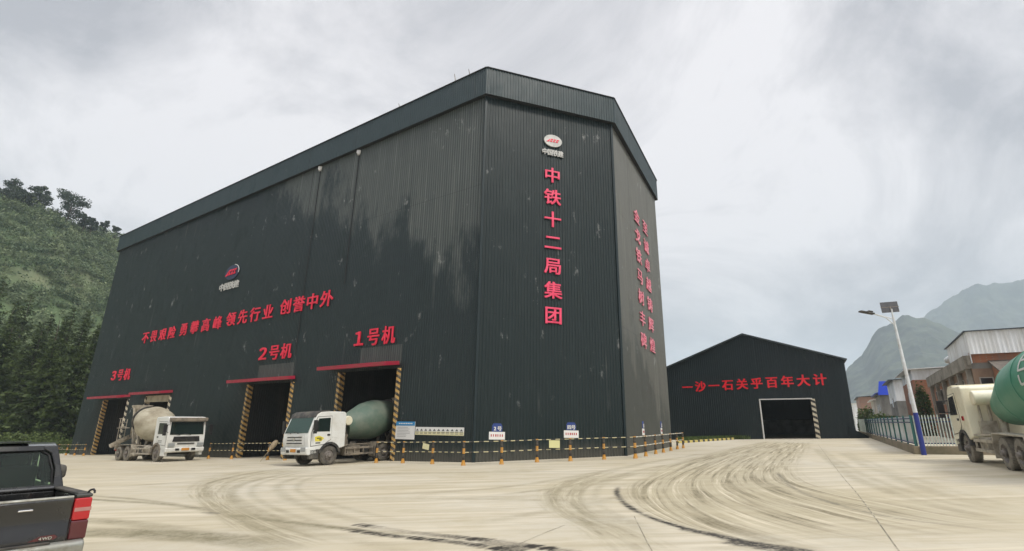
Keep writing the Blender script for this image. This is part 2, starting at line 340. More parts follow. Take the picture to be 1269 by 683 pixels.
M['render_pale'] = mat('pale render', (.42, .40, .36), .9, col2=(.24, .21, .18), scale=.6, stretch=(1, 1, .4))
M['tin_white'] = mat('white tin sheet', (.74, .77, .79), .4, col2=(.52, .52, .50), scale=1.2, stretch=(1, 1, .2))
M['tin_blue'] = mat('blue tin sheet', (.008, .05, .55), .45)
M['tin_dark'] = mat('dark tin sheet', (.035, .045, .06), .5)
M['tile'] = mat('old roof tile', (.17, .15, .13), .9, col2=(.10, .085, .07), scale=3, bump=.6, bscale=8)
M['win_dark'] = mat('dark window', (.018, .02, .022), .15, spec=.6)
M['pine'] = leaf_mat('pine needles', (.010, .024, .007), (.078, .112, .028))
M['bush'] = leaf_mat('bush leaves', (.04, .075, .02), (.12, .16, .045))
M['hill_leaf'] = leaf_mat('hill scrub leaves', (.058, .098, .048), (.20, .245, .125))
M['ridge_leaf'] = leaf_mat('ridge tree leaves', (.032, .052, .036), (.085, .11, .07))
M['bark'] = mat('bark', (.07, .055, .04), .9)
M['broom'] = mat('broom twig', (.30, .24, .15), .9, col2=(.2, .15, .09), scale=8, stretch=(1, 1, .2))
M['paper_yellow'] = mat('yellow card', (.66, .64, .32), .6)
M['board_blue'] = mat('blue board', (.03, .24, .50), .5)
M['board_white'] = mat('white board', (.74, .74, .72), .5)
M['board_cream'] = mat('cream band', (.70, .66, .40), .5)
M['plate_blue'] = mat('deep blue plate', (.025, .055, .22), .45)
M['ink'] = mat('ink', (.12, .12, .12), .7)
M['ink_red'] = mat('red ink', (.45, .10, .10), .7)

# ------------------------------------------------------------------ ground: one sheet with wheel dirt
def smooth_path(pts, step=.06):
    P = np.array(pts, float); P = np.vstack([2 * P[0] - P[1], P, 2 * P[-1] - P[-2]]); out = []
    for i in range(1, len(P) - 2):
        p0, p1, p2, p3 = P[i - 1:i + 3]; k = max(3, int(np.linalg.norm(p2 - p1) / step)); t = np.linspace(0, 1, k, endpoint=False)[:, None]
        out.append(.5 * (2 * p1 + (p2 - p0) * t + (2 * p0 - 5 * p1 + 4 * p2 - p3) * t ** 2 + (3 * p1 - p0 - 3 * p2 + p3) * t ** 3))
    return np.vstack(out + [P[-2:-1]])
RX0, RX1, RY0, RY1, RS = -45.0, 45.0, 2.0, 70.0, .05
NX, NY = int((RX1 - RX0) / RS), int((RY1 - RY0) / RS)
dirt = np.zeros((NY, NX), np.float32); mud = np.zeros((NY, NX), np.float32); pale = np.zeros((NY, NX), np.float32)
def splat(layer, P, w, strength, wob=.25, soft=.5, broken=0.0):
    T = np.gradient(P, axis=0); T /= (np.linalg.norm(T, axis=1, keepdims=True) + 1e-9); Nn = np.stack([T[:, 1], -T[:, 0]], 1)
    k = len(P); s = np.cumsum(np.r_[0, np.linalg.norm(np.diff(P, axis=0), axis=1)])
    lowf = np.interp(s, np.arange(0, s[-1] + 2, .9), rng.random(len(np.arange(0, s[-1] + 2, .9))))
    hif = np.interp(s, np.arange(0, s[-1] + 1, .15), rng.random(len(np.arange(0, s[-1] + 1, .15))))
    inten = strength * np.clip((1 - wob) + wob * 2 * (lowf * .7 + hif * .08), 0, 2)
    inten *= np.clip(np.minimum(s / 1.6, (s[-1] - s) / 1.6) + (.0 if s[-1] > 3 else 1), 0, 1)
    if broken: inten *= np.clip((lowf - broken) * 6, 0, 1)
    off = (np.interp(s, np.arange(0, s[-1] + 4, 3.), rng.random(len(np.arange(0, s[-1] + 4, 3.)))) - .5) * w * .5
    for o in np.arange(-w / 2 - .001, w / 2 + .03, .03):
        prof = 1 - soft * (abs(o) / (w / 2 + 1e-6)) ** 2
        q = P + Nn * (o + off)[:, None]
        ix = ((q[:, 0] - RX0) / RS).astype(int); iy = ((q[:, 1] - RY0) / RS).astype(int); ok = (ix >= 0) & (ix < NX) & (iy >= 0) & (iy < NY)
        np.maximum.at(layer, (iy[ok], ix[ok]), (inten * prof)[ok].astype(np.float32))
def px_path(pts): return smooth_path([at(*p)[:2] for p in pts])
def resample(P, k):
    s = np.r_[0, np.cumsum(np.linalg.norm(np.diff(P, axis=0), axis=1))]; t = np.linspace(0, s[-1], k); return np.stack([np.interp(t, s, P[:, 0]), np.interp(t, s, P[:, 1])], 1)
# the big turn from the shed door round to the camera's right
inner = px_path([(1000, 548), (992, 556), (980, 568), (972, 582), (985, 597), (1030, 611), (1106, 626), (1190, 641), (1300, 655)])
outer = px_path([(952, 547), (920, 556), (880, 570), (842, 586), (822, 602), (826, 622), (858, 645), (920, 668), (1000, 690)])
left2 = px_path([(948, 547), (900, 556), (835, 572), (785, 592), (766, 606), (775, 624), (806, 641), (850, 655), (925, 676)])
K = 900; inn, out_, lef = resample(inner, K), resample(outer, K), resample(left2, K)
lane = np.zeros((NY, NX), np.float32); run = np.zeros((NY, NX), np.float32); lmask = np.zeros((NY, NX), np.float32)
def fill_lanes(edges, stops, width, offset, f0, f1, fade, strength):
    """a sheaf of wheel paths between edge curves: stores how far across and how far along each spot lies"""
    nt = 2600; E_ = [resample(e_, nt) for e_ in edges]
    for f in np.arange(f0, f1, .0016):
        k = min(max(int(np.searchsorted(stops, f) - 1), 0), len(stops) - 2); u = (f - stops[k]) / (stops[k + 1] - stops[k]); P = E_[k] * (1 - u) + E_[k + 1] * u
        ix = ((P[:, 0] - RX0) / RS).astype(int); iy = ((P[:, 1] - RY0) / RS).astype(int); ok = (ix >= 0) & (ix < NX) & (iy >= 0) & (iy < NY); t = np.linspace(0, 1, nt)
        m = np.clip(min((f - f0), (f1 - f)) / fade, 0, 1) * np.clip(np.minimum(t / .06, (1 - t) / .05), 0, 1) * strength
        ix, iy = ix[ok], iy[ok]; lane[iy, ix] = offset + f * width; run[iy, ix] = (t * 60)[ok]; lmask[iy, ix] = np.maximum(lmask[iy, ix], m[ok] if np.ndim(m) else m)
fill_lanes([inn, out_, lef], [0, 1, 1.4], 7.0, 0, -.18, 1.40, .22, 1.0)
fill_lanes([px_path([(389, 582), (345, 589), (300, 600), (285, 613), (300, 630), (345, 650), (430, 672)]), px_path([(340, 580), (300, 584), (252, 594), (228, 606), (240, 624), (268, 641), (300, 660), (360, 685)])], [0, 1], 3.2, 40, -.1, 1.1, .3, .55)
fill_lanes([px_path([(800, 588), (740, 600), (722, 614), (735, 634), (800, 660), (860, 690)]), px_path([(740, 584), (692, 596), (668, 612), (676, 632), (715, 655), (760, 690)])], [0, 1], 3.0, 80, -.1, 1.1, .3, .5)
kk = int(np.argmin(np.linalg.norm(lef - at(767, 602)[:2], axis=1))); splat(mud, lef[kk:], .09, 1.2, wob=.5, soft=.3); splat(mud, lef[kk + 120:] + np.array([.0, .12]), .10, .5, wob=.9)
splat(mud, smooth_path([at(*p)[:2] for p in [(850, 655), (890, 663), (925, 671), (985, 680), (1040, 690)]]), .22, 1.1, wob=.6); splat(mud, smooth_path([at(*p)[:2] for p in [(905, 671), (940, 677), (990, 684)]]), .4, .9, wob=.6)
splat(mud, px_path([(960, 583), (985, 606), (1040, 626), (1106, 641), (1190, 652), (1290, 664)]), .12, .5, wob=.5)
# loops in front of the doors
for pts, w, st in [
    ([(362, 580), (327, 584), (275, 594), (252, 606), (265, 624), (292, 641), (327, 655), (380, 675)], .3, .35),
    ([(389, 582), (345, 589), (300, 600), (285, 613), (300, 630), (345, 650), (400, 670)], .3, .30),
    ([(420, 584), (372, 592), (345, 602), (352, 616), (400, 634), (470, 652)], .3, .22),
    ([(753, 583), (705, 598), (687, 614), (695, 630), (737, 651), (774, 672)], .3, .32),
    ([(770, 590), (728, 602), (712, 618), (722, 634), (760, 655), (800, 676)], .28, .25),
    ([(600, 616), (680, 606), (740, 596), (800, 582), (880, 566), (930, 553)], .35, .25),
    ([(480, 612), (600, 606), (700, 592), (800, 574), (870, 562)], .35, .20),
    ([(120, 605), (250, 596), (420, 588), (560, 586), (700, 584)], .5, .18),
    ([(1040, 560), (1080, 580), (1150, 606), (1269, 640)], .4, .16), ([(1010, 556), (1040, 580), (1110, 612), (1269, 652)], .35, .2),
    ([(560, 655), (640, 640), (740, 622), (800, 605)], .3, .15), ([(130, 640), (300, 625), (520, 618), (760, 622)], .4, .16)]:
    st *= 2.6; splat(dirt, px_path(pts), w, st, wob=.4); splat(dirt, px_path(pts) + np.array([.55, .3]), w * .7, st * .7, wob=.4)
# straight tracks with damp tyre prints, lower left
for pts, w, st in [([(60, 616), (111, 619), (212, 626), (279, 637)], .22, .95), ([(60, 611), (150, 617), (240, 628)], .2, .8),
                   ([(250, 633), (354, 646), (433, 656), (520, 664)], .24, .95), ([(60, 655), (180, 662), (290, 668), (380, 682)], .8, .9), ([(40, 640), (160, 650), (240, 662)], .5, .6),
                   ([(540, 690), (430, 668), (330, 648), (260, 640)], .3, .25)]:
    splat(dirt, px_path(pts), w, st * 1.3, wob=.3)
def tread(pts, w, st):
    P = px_path(pts); T = np.gradient(P, axis=0); T /= np.linalg.norm(T, axis=1, keepdims=True) + 1e-9; Nn = np.stack([T[:, 1], -T[:, 0]], 1)
    s = np.r_[0, np.cumsum(np.linalg.norm(np.diff(P, axis=0), axis=1))]
    splat(mud, P, w, st * .35, wob=.3)
    lowp = np.interp(s, np.arange(0, s[-1] + 2, .7), np.clip(rng.random(len(np.arange(0, s[-1] + 2, .7))) * 1.8 - .25, .1, 1.2))
    for a in np.arange(0, s[-1], .13):
        i = np.searchsorted(s, a); i = min(i, len(P) - 1); st_ = st * rng.uniform(.5, 1.1) * lowp[i]
        for sd in (-1, 1):
            L = np.linspace(0, w * .55, 12); q = P[i] + Nn[i] * (L * sd)[:, None] + T[i] * (L * .5)[:, None]; splat(mud, q, .05, st_, wob=.1)
tread([(442, 650), (504, 659), (570, 666), (640, 674), (760, 692)], .2, 1.5); tread([(424, 655), (477, 663), (565, 672), (640, 684)], .18, 1.25)
tread([(600, 672), (650, 682)], .24, 1.6)
splat(mud, px_path([(212, 626), (250, 630), (282, 637)]), .16, .25); splat(mud, px_path([(254, 635), (268, 637)]), .2, .5)
def blur(a, k=1):
    for _ in range(k):
        a = (a + np.roll(a, 1, 0) + np.roll(a, -1, 0)) / 3; a = (a + np.roll(a, 1, 1) + np.roll(a, -1, 1)) / 3
    return a
dirt, pale = blur(dirt, 1), blur(pale, 1)

def build_ground():
    ys = np.concatenate([[-60, -20, 0, 2], np.arange(3.2, 5, .1), np.arange(5, 14, .045), np.arange(14, 16, .07), np.arange(16, 34, .12), np.arange(34, 70, .3), [72, 76, 80, 90, 100, 120, 160, 240, 400, 800, 1800, 3000]])
    xs = np.concatenate([[-3000, -1500, -700, -300, -150, -100], np.arange(-75, -40, 1.0), np.arange(-40, -14, .22), np.arange(-14, -7, .08), np.arange(-7, 10, .05), np.arange(10, 17, .07), np.arange(17, 45, .2), np.arange(45, 63, 1.), [70, 100, 150, 300, 700, 1500, 3000]])
    X, Y = np.meshgrid(xs, ys); Z = SX * np.clip(X, -75, 62) + SY * np.clip(Y, 0, 120)
    ny, nx = X.shape; v = np.stack([X, Y, Z], -1).reshape(-1, 3).astype(np.float32)
    i = (np.arange(ny - 1)[:, None] * nx + np.arange(nx - 1)[None]).ravel(); f = np.stack([i, i + 1, i + nx + 1, i + nx], 1).astype(np.int32)
    me = bpy.data.meshes.new('ground'); me.vertices.add(len(v)); me.vertices.foreach_set('co', v.ravel()); me.loops.add(f.size); me.loops.foreach_set('vertex_index', f.ravel())
    me.polygons.add(len(f)); me.polygons.foreach_set('loop_start', np.arange(0, f.size, 4, dtype=np.int32)); me.polygons.foreach_set('loop_total', np.full(len(f), 4, np.int32)); me.update(calc_edges=True)
    ix = np.clip((X - RX0) / RS - .5, 0, NX - 1.001); iy = np.clip((Y - RY0) / RS - .5, 0, NY - 1.001)
    inside = (X > RX0) & (X < RX1) & (Y > RY0) & (Y < RY1); x0, y0 = ix.astype(int), iy.astype(int); fx, fy = ix - x0, iy - y0; x1 = np.minimum(x0 + 1, NX - 1); y1 = np.minimum(y0 + 1, NY - 1)
    for nm, L in (('dirt', dirt), ('mud', mud), ('pale', pale), ('lane', lane), ('run', run), ('lane_mask', blur(lmask, 3))):
        val = (L[y0, x0] * (1 - fx) * (1 - fy) + L[y0, x1] * fx * (1 - fy) + L[y1, x0] * (1 - fx) * fy + L[y1, x1] * fx * fy) * inside
        a = me.attributes.new(nm, 'FLOAT', 'POINT'); a.data.foreach_set('value', val.ravel().astype(np.float32))
    o = bpy.data.objects.new('ground', me); col.objects.link(o); tag(o, kind='structure'); return o
ground = build_ground()
def ground_mat():
    m = bpy.data.materials.new('dusty concrete yard'); m.use_nodes = True; n, l = nodes_of(m); b = n['Principled BSDF']; b.inputs['Specular IOR Level'].default_value = .3
    tc = n.new('ShaderNodeTexCoord')
    def noise(s, det=6, rg=.6, sc=None, dist=0):
        nz = n.new('ShaderNodeTexNoise'); nz.inputs['Scale'].default_value = s; nz.inputs['Detail'].default_value = det; nz.inputs['Roughness'].default_value = rg; nz.inputs['Distortion'].default_value = dist
        if sc:
            mp = n.new('ShaderNodeMapping'); mp.inputs['Scale'].default_value = sc; mp.inputs['Rotation'].default_value = (0, 0, R(-20)); l.new(tc.outputs['Object'], mp.inputs[0]); l.new(mp.outputs[0], nz.inputs['Vector'])
        else: l.new(tc.outputs['Object'], nz.inputs['Vector'])
        return nz.outputs['Fac']
    def rg_(src, a, b_, c=0., d=1.):
        mr = n.new('ShaderNodeMapRange'); l.new(src, mr.inputs[0])
        for i, v in enumerate((a, b_, c, d)): mr.inputs[1 + i].default_value = v
        return mr.outputs[0]
    def mul(a, c, op='MULTIPLY'):
        k = n.new('ShaderNodeMath'); k.operation = op
        for i, v in enumerate((a, c)):
            if isinstance(v, (int, float)): k.inputs[i].default_value = v
            else: l.new(v, k.inputs[i])
        return k.outputs[0]
    def mix(f, c1, c2):
        k = n.new('ShaderNodeMixRGB'); l.new(f, k.inputs[0])
        for i, c in ((1, c1), (2, c2)):
            if isinstance(c, tuple): k.inputs[i].default_value = (*c, 1)
            else: l.new(c, k.inputs[i])
        return k.outputs[0]
    def attr(nm):
        a = n.new('ShaderNodeAttribute'); a.attribute_name = nm; return a.outputs['Fac']
    big = rg_(noise(.13, 8, .6), .38, .64); fine = rg_(noise(2.4, 9, .68), .4, .66); grit = rg_(noise(16, 6, .7), .35, .7)
    c = mix(big, (.44, .392, .278), (.505, .475, .395))
    c = mix(mul(rg_(noise(.33, 9, .7), .52, .66), .55), c, (.335, .288, .185))
    c = mix(mul(fine, .35), c, (.43, .37, .255))
    c = mix(mul(rg_(noise(1.2, 7, .65, (.16, 1.6, 1)), .48, .68), .55), c, (.64, .58, .45))
    c = mix(mul(rg_(noise(.9, 7, .65, (.2, 2.2, 1), .6), .48, .68), .6), c, (.34, .295, .20))
    dd = mul(attr('dirt'), mul(mul(grit, .55), .62, 'ADD')); dd = mul(dd, mul(mul(fine, .5), .7, 'ADD'))
    c = mix(mul(dd, 1.0, 'MINIMUM'), c, (.19, .17, .105))
    c = mix(mul(mul(attr('pale'), grit), .6), c, (.66, .60, .46))
    cb = n.new('ShaderNodeCombineXYZ'); l.new(attr('lane'), cb.inputs[0]); l.new(mul(attr('run'), .22), cb.inputs[1])
    def lane_noise(s, det, z):
        mp = n.new('ShaderNodeMapping'); mp.inputs['Location'].default_value = (0, 0, z); mp.inputs['Scale'].default_value = (s, .5, 1); l.new(cb.outputs[0], mp.inputs[0])
        nz = n.new('ShaderNodeTexNoise'); nz.inputs['Scale'].default_value = 1; nz.inputs['Detail'].default_value = det; nz.inputs['Roughness'].default_value = .68; l.new(mp.outputs[0], nz.inputs['Vector']); return nz.outputs['Fac']
    lm = attr('lane_mask'); brk = rg_(noise(.75, 8, .7), .36, .56, .28, 1.0)
    c = mix(mul(lm, .55), c, (.33, .29, .185))
    dk = mul(mul(rg_(lane_noise(2.6, 6, 0), .47, .60), lm), mul(brk, mul(mul(grit, .5), .6, 'ADD')))
    c = mix(mul(dk, .95), c, (.125, .105, .058))
    lt = mul(mul(rg_(lane_noise(3.1, 6, 7), .52, .64), lm), mul(brk, .85)); c = mix(lt, c, (.62, .56, .42))
    mm = mul(mul(attr('mud'), mul(mul(grit, .9), .6, 'ADD')), 1.0, 'MINIMUM')
    c = mix(mm, c, (.030, .026, .020))
    l.new(c, b.inputs['Base Color']); l.new(rg_(mm, 0, 1, .85, .7), b.inputs['Roughness'])
    bp = n.new('ShaderNodeBump'); bp.inputs['Strength'].default_value = .35; bp.inputs['Distance'].default_value = .015
    h = mul(mul(noise(9, 8, .7), .6), mul(attr('dirt'), -.6), 'ADD'); l.new(h, bp.inputs['Height']); l.new(bp.outputs[0], b.inputs['Normal']); return m
ground.data.materials.append(ground_mat())
def ground_strip(name, pts, w, m, lift=.004):
    P = px_path(pts); T = np.gradient(P, axis=0); T /= np.linalg.norm(T, axis=1, keepdims=True) + 1e-9; Nn = np.stack([T[:, 1], -T[:, 0]], 1); mb = MB(); V = []
    for p, q in zip(P, Nn):
        for s_ in (-1, 1):
            a = p + q * w / 2 * s_; V.append((a[0], a[1], g(*a) + lift))
    mb.add(V, [(2 * i, 2 * i + 1, 2 * i + 3, 2 * i + 2) for i in range(len(P) - 1)]); o = mb.build(name, m); tag(o, kind='structure'); return o
M['joint'] = mat('joint filler', (.16, .14, .105), .9, col2=(.40, .36, .27), scale=3, lo=.45, hi=.6)
ground_strip('ground_joint', [(1014, 551), (1038, 583), (1064, 614), (1112, 680), (1130, 705)], .018, M['joint'])
ground_strip('ground_joint', [(700, 651), (674, 661), (640, 676)], .012, M['joint'])
ground_strip('ground_joint', [(786, 640), (800, 668), (812, 690)], .012, M['joint'])
# ------------------------------------------------------------------ the batching plant hall
WP = [np.array(p) for p in ((-51.27, 63.68), (-1.943, 29.83), (7.057, 32.877), (13.596, 45.236))]
def unit(a, b):
    d = np.array(b, float)[:2] - np.array(a, float)[:2]; return d / np.linalg.norm(d), float(np.linalg.norm(d))
E0, L0 = unit(WP[0], WP[1]); E1, L1 = unit(WP[1], WP[2]); E2, L2 = unit(WP[2], WP[3])
N0, N1, N2 = [np.array([e[1], -e[0]]) for e in (E0, E1, E2)]
PB = WP[3] - E0 * 64.0                                   # far back corner
HB, HT = 23.33, 25.37
def wpt(i, u, z, out=0.0):
    A, e, nn = (WP[0], E0, N0) if i == 0 else (WP[1], E1, N1) if i == 1 else (WP[2], E2, N2)
    p = A + e * u + nn * out; return Vector((p[0], p[1], z))
def wall_frame(i, u, z, out=0.0):
    e, nn = ((E0, N0), (E1, N1), (E2, N2))[i]; p = wpt(i, u, z, out)
    return Matrix(((e[0], 0, nn[0], p.x), (e[1], 0, nn[1], p.y), (0, 1, 0, p.z), (0, 0, 0, 1)))
hall = empty('batching_plant', (WP[1][0], WP[1][1], g(*WP[1])), 0, 'huge dark teal ribbed metal batching plant hall with chamfered corner and loading doors', 'industrial building')
hall_inv = hall.location.copy()
def hb(mb, name, m, **k):                                # build in world coordinates, hang on the hall
    o = mb.build(name, m, hall, **k); o.matrix_parent_inverse = Matrix.Translation(-hall_inv); return o
zb = lambda x, y: g(x, y) - .12
DOORS = [(6.9, 13.1, 4.3), (17.6, 22.6, 4.5), (36.3, 42.1, 5.0), (47.85, 53.45, 5.45)]
mb = MB(); u = 0.0
for a, b, zt in DOORS:
    mb.corr(WP[0], E0, u, a, zb, HB); mb.corr(WP[0], E0, a, b, zt, HB); u = b
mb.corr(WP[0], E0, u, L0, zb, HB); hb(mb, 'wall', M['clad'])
hb(MB().corr(WP[1], E1, 0, L1, zb, HB), 'wall', M['clad_front'])
hb(MB().corr(WP[2], E2, 0, L2, zb, HB), 'wall', M['clad_side'])
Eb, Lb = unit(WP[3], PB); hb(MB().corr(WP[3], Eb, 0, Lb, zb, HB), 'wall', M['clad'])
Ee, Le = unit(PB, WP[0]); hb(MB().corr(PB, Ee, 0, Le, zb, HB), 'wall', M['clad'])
# corner flashings
for p in WP[1:3]:
    hb(MB().box((p[0], p[1] - .02, (HB - .2) / 2), (.16, .16, HB + .6), rz=R(20)), 'corner_trim', M['fascia'])
# parapet fascia, set out past the walls
OFF = .38
FP = [np.array(p) for p in ((-51.73, 63.63), (-1.943, 29.426), (7.298, 32.578), (13.977, 45.426))]
FB = FP[3] - E0 * 64.6
ring = FP + [FB]; inner_ring = [*WP, PB]
for k in range(5):
    e, L = unit(ring[k], ring[(k + 1) % 5]); hb(MB().corr(ring[k], e, 0, L, HB - .02, HT, depth=.025), 'fascia', M['fascia'])
    nn = np.array([e[1], -e[0]]); a, b = ring[k] + nn * .0, ring[(k + 1) % 5]
    cap = MB(); cap.bar((a[0], a[1], HT + .02), (b[0], b[1], HT + .02), .16, .05); hb(cap, 'fascia_cap', M['soffit'])
    so = MB(); ai, bi = inner_ring[k], inner_ring[(k + 1) % 5]
    so.quad((a[0], a[1], HB), (b[0], b[1], HB), (bi[0], bi[1], HB), (ai[0], ai[1], HB)); hb(so, 'soffit', M['soffit'])
rf = MB(); rf.add([(p[0], p[1], HB + .9) for p in ring], [tuple(range(5))]); hb(rf, 'roof', M['roof'])
for pu, ln in ((57.6, .7), (58.9, .55), (52.0, .4)):
    p = FP[0] + E0 * pu; hb(MB().tube((p[0], p[1], HT), (p[0] - .12, p[1], HT + ln), .035, .02, 6), 'lightning_rod', M['frame_dusty'])
for pu in (42.07, 47.06):
    p = wpt(0, pu, HB - .25, .12); hb(MB().box(p, (.3, .2, .28)).tube(p, p + Vector((0, 0, -.25)), .09, .12, 8), 'flood_light', M['white_frame'])
    hb(MB().tube(wpt(0, pu, HB - .5, .07), wpt(0, pu, 7.0 if pu < 45 else 12, .07), .035, .035, 6), 'cable_duct', M['soffit'])
# awnings, posts, lintel, the bays behind the doors
for (a, b, zt), al in zip(DOORS, (5.3, 16.3, 34.9, 46.7)):
    ar = b + (.1 if b > 50 else .35); zz = zt + .1
    mb = MB(); P_ = [wpt(0, al, zz - .05, 1.25), wpt(0, ar, zz - .05, 1.25), wpt(0, ar, zz + .12, .04), wpt(0, al, zz + .12, .04)]
    mb.slab(P_, .24); hb(mb, 'awning', M['red_sheet'])
    for uu, ww in ((a - .14, .30), (b + .14, .30)):
        p = wpt(0, uu, 0, -.08); zg = g(p.x, p.y)
        q = MB(); q.box((0, 0, (zt - zg) / 2), (ww, .42, zt - zg - .02)); o = q.build('door_post', M['post_stripe'] if a > 30 or uu < 8 else M['post_stripe_pale'], hall, bevel=.015)
        o.location = Vector((p.x, p.y, zg)) - hall_inv; o.rotation_euler = (0, 0, math.atan2(E0[1], E0[0]))
    D = 13.0
    for uu in (a - .45, b + .45):
        A = WP[0] + E0 * uu - N0 * .35; ee = -N0 if uu < (a + b) / 2 else N0
        if uu > (a + b) / 2: A = A - N0 * D
        hb(MB().corr(A, ee, 0, D, zb, zt + 3), 'bay_wall', M['inner'])
    A = WP[0] + E0 * (a - .45) - N0 * (D + .35); hb(MB().corr(A, E0, 0, b - a + .9, zb, zt + 3), 'bay_wall', M['inner'])
q = MB(); c = wpt(0, 20.1, 4.2, .02); q.box(c, (5.0, .08, .62), rz=math.atan2(E0[1], E0[0])); hb(q, 'lintel_panel', M['cream_panel'])
# dust-greyed sheets above the doors (where fumes settle)
M['dusty_sheet'] = cladding_mat('sheet greyed above door', (.0092, .0195, .0208), (.105, .112, .104), 4.2, 30, 1.0, foot=(-9, 0))
for a, b, z0, z1 in ((49.6, 53.7, 5.75, 7.0), (37.2, 42.0, 5.3, 6.5), (7.6, 12.6, 4.6, 5.5), (18.0, 22.4, 4.8, 5.9)):
    A = WP[0] + N0 * .012; hb(MB().corr(A, E0, a, b, z0, z1), 'patch_sheet', M['dusty_sheet'])

# ------------------------------------------------------------------ lettering
_glyphs = {}
def glyph_mesh(ch, bold=.022, depth=.07):
    key = (ch, bold, depth)
    if key in _glyphs: return _glyphs[key]
    cu = bpy.data.curves.new('lettering', 'FONT'); cu.body = ch; cu.size = 1.0; cu.extrude = depth / 2; cu.resolution_u = 3
    ob = bpy.data.objects.new('lettering', cu); col.objects.link(ob); dg = bpy.context.evaluated_depsgraph_get()
    me = bpy.data.meshes.new_from_object(ob.evaluated_get(dg)); bpy.data.objects.remove(ob)
    co = np.empty(len(me.vertices) * 3, np.float32); me.vertices.foreach_get('co', co); co = co.reshape(-1, 3)
    if len(co):
        _glyphs.setdefault('raw', {})[ch] = (co[:, 0].min(), co[:, 0].max(), co[:, 1].min(), co[:, 1].max())
    me.materials.clear(); _glyphs[key] = me; return me
glyph_mesh('国', 0); _b = _glyphs['raw']['国']; EM = max(_b[1] - _b[0], _b[3] - _b[2]) / .86; EMX, EMY = (_b[0] + _b[1]) / 2, (_b[2] + _b[3]) / 2
def put_char(ch, parent, x, y, w, h, m, z=.04, bold=.024, depth=.045, name='sign_character'):
    """one letter whose em box is w x h, centred on x, y of its parent plane"""
    me = glyph_mesh(ch, bold, depth / max(w, .01)).copy(); co = np.empty(len(me.vertices) * 3, np.float32); me.vertices.foreach_get('co', co); co = co.reshape(-1, 3)
    if ord(ch) > 65000: w *= 1.25; bold = bold * 1.5
    if ord(ch) < 256 or ord(ch) > 65000: ex, ey = (co[:, 0].min() + co[:, 0].max()) / 2, EMY
    else: ex, ey = EMX, EMY
    co[:, 0] = (co[:, 0] - ex) / EM * w; co[:, 1] = (co[:, 1] - ey) / EM * h; co[:, 2] = co[:, 2] * w
    if ord(ch) < 256: bold *= 1.7
    V, F, nv = [], [], len(co); polys = [tuple(p.vertices) for p in me.polygons]    # thicken the strokes: shifted layers, each a little prouder
    for k, (dx, dy) in enumerate(((-1, -1), (1, -1), (1, 1), (-1, 1))):
        c2_ = co.copy(); c2_[:, 0] += dx * bold * w * .8; c2_[:, 1] += dy * bold * h * .55; c2_[:, 2] += k * .004; V.append(c2_); F += [tuple(i + k * nv for i in f) for f in polys]
    bpy.data.meshes.remove(me); me = bpy.data.meshes.new(name); me.from_pydata(np.vstack(V).tolist(), [], F); me.materials.append(m); me.update()
    o = bpy.data.objects.new(name, me); col.objects.link(o); o.parent = parent; o.location = (x, y, z); return o
def sign(name, label, frame, cat='sign', group=None): return empty(name, mat=frame, label=label, cat=cat, group=group)
OUT = .05
def row_sign(label, i, u0, u1, zc, h, text, m, group=None, gaps=None, w=None):
    """letters spread from u0 to u1 (outer edges)"""
    s = sign('wall_lettering', label, wall_frame(i, (u0 + u1) / 2, zc, OUT), 'sign', group)
    n = len(text); w = w or (u1 - u0) / n * .92
    for k, ch in enumerate(text):
        if ch == ' ': continue
        x = (u0 + w / 2) + (u1 - u0 - w) * k / max(1, n - 1) - (u0 + u1) / 2; put_char(ch, s, x, 0, w, h, m)
    return s
row_sign('red lettering 1号机 over the loading door with the green drum truck', 0, 48.75, 53.0, 7.68, 1.3, '１号机', M['sign_red'], 'door numbers on the hall', w=1.3)
row_sign('red lettering 2号机 over the middle loading door', 0, 36.85, 41.6, 7.42, 1.3, '２号机', M['sign_red'], 'door numbers on the hall', w=1.5)
row_sign('small far red lettering 3号机 at the left end of the hall', 0, 7.1, 12.3, 6.95, 1.35, '３号机', M['sign_red'], 'door numbers on the hall', w=1.6)
for a, b, zc, t, lb in ((13.3, 21.0, 10.75, '不畏艰险', 'first'), (21.9, 30.0, 10.85, '勇攀高峰', 'second'), (30.7, 38.2, 10.95, '领先行业', 'third'), (39.1, 46.0, 11.1, '创誉中外', 'last')):
    row_sign('red slogan words %s, %s group of the long row on the left wall' % (t, lb), 0, a, b, zc, 1.35, t, M['sign_red'], 'slogan across the left wall', w=1.62)
s = sign('wall_lettering', 'tall vertical pink red lettering 中铁十二局集团 down the chamfered corner face', wall_frame(1, 4.78, 13.4, OUT))
for k, ch in enumerate('中铁十二局集团'): put_char(ch, s, 0, 4.85 - k * 9.65 / 6, 1.28, 1.18, M['sign_pink'])
for uc, zc, t, lb in ((5.95, 13.3, '金戈铁马树丰碑', 'nearer left'), (8.75, 13.35, '至诚卓越铸辉煌', 'farther right')):
    s = sign('wall_lettering', 'vertical pink lettering %s, %s column on the narrow side wall' % (t, lb), wall_frame(2, uc, zc, OUT), group='slogan columns on the side wall')
    for k, ch in enumerate(t): put_char(ch, s, 0, 5.0 - k * 10.0 / 6, 1.75, 1.22, M['sign_pale'], bold=.02)
def oval(mb, rx, ry, z0, z1, n=40):
    V = [(rx * math.cos(2 * math.pi * i / n), ry * math.sin(2 * math.pi * i / n), z) for z in (z0, z1) for i in range(n)]
    mb.add(V, [(i, (i + 1) % n, n + (i + 1) % n, n + i) for i in range(n)] + [tuple(range(n))[::-1], tuple(range(n, 2 * n))]); return mb
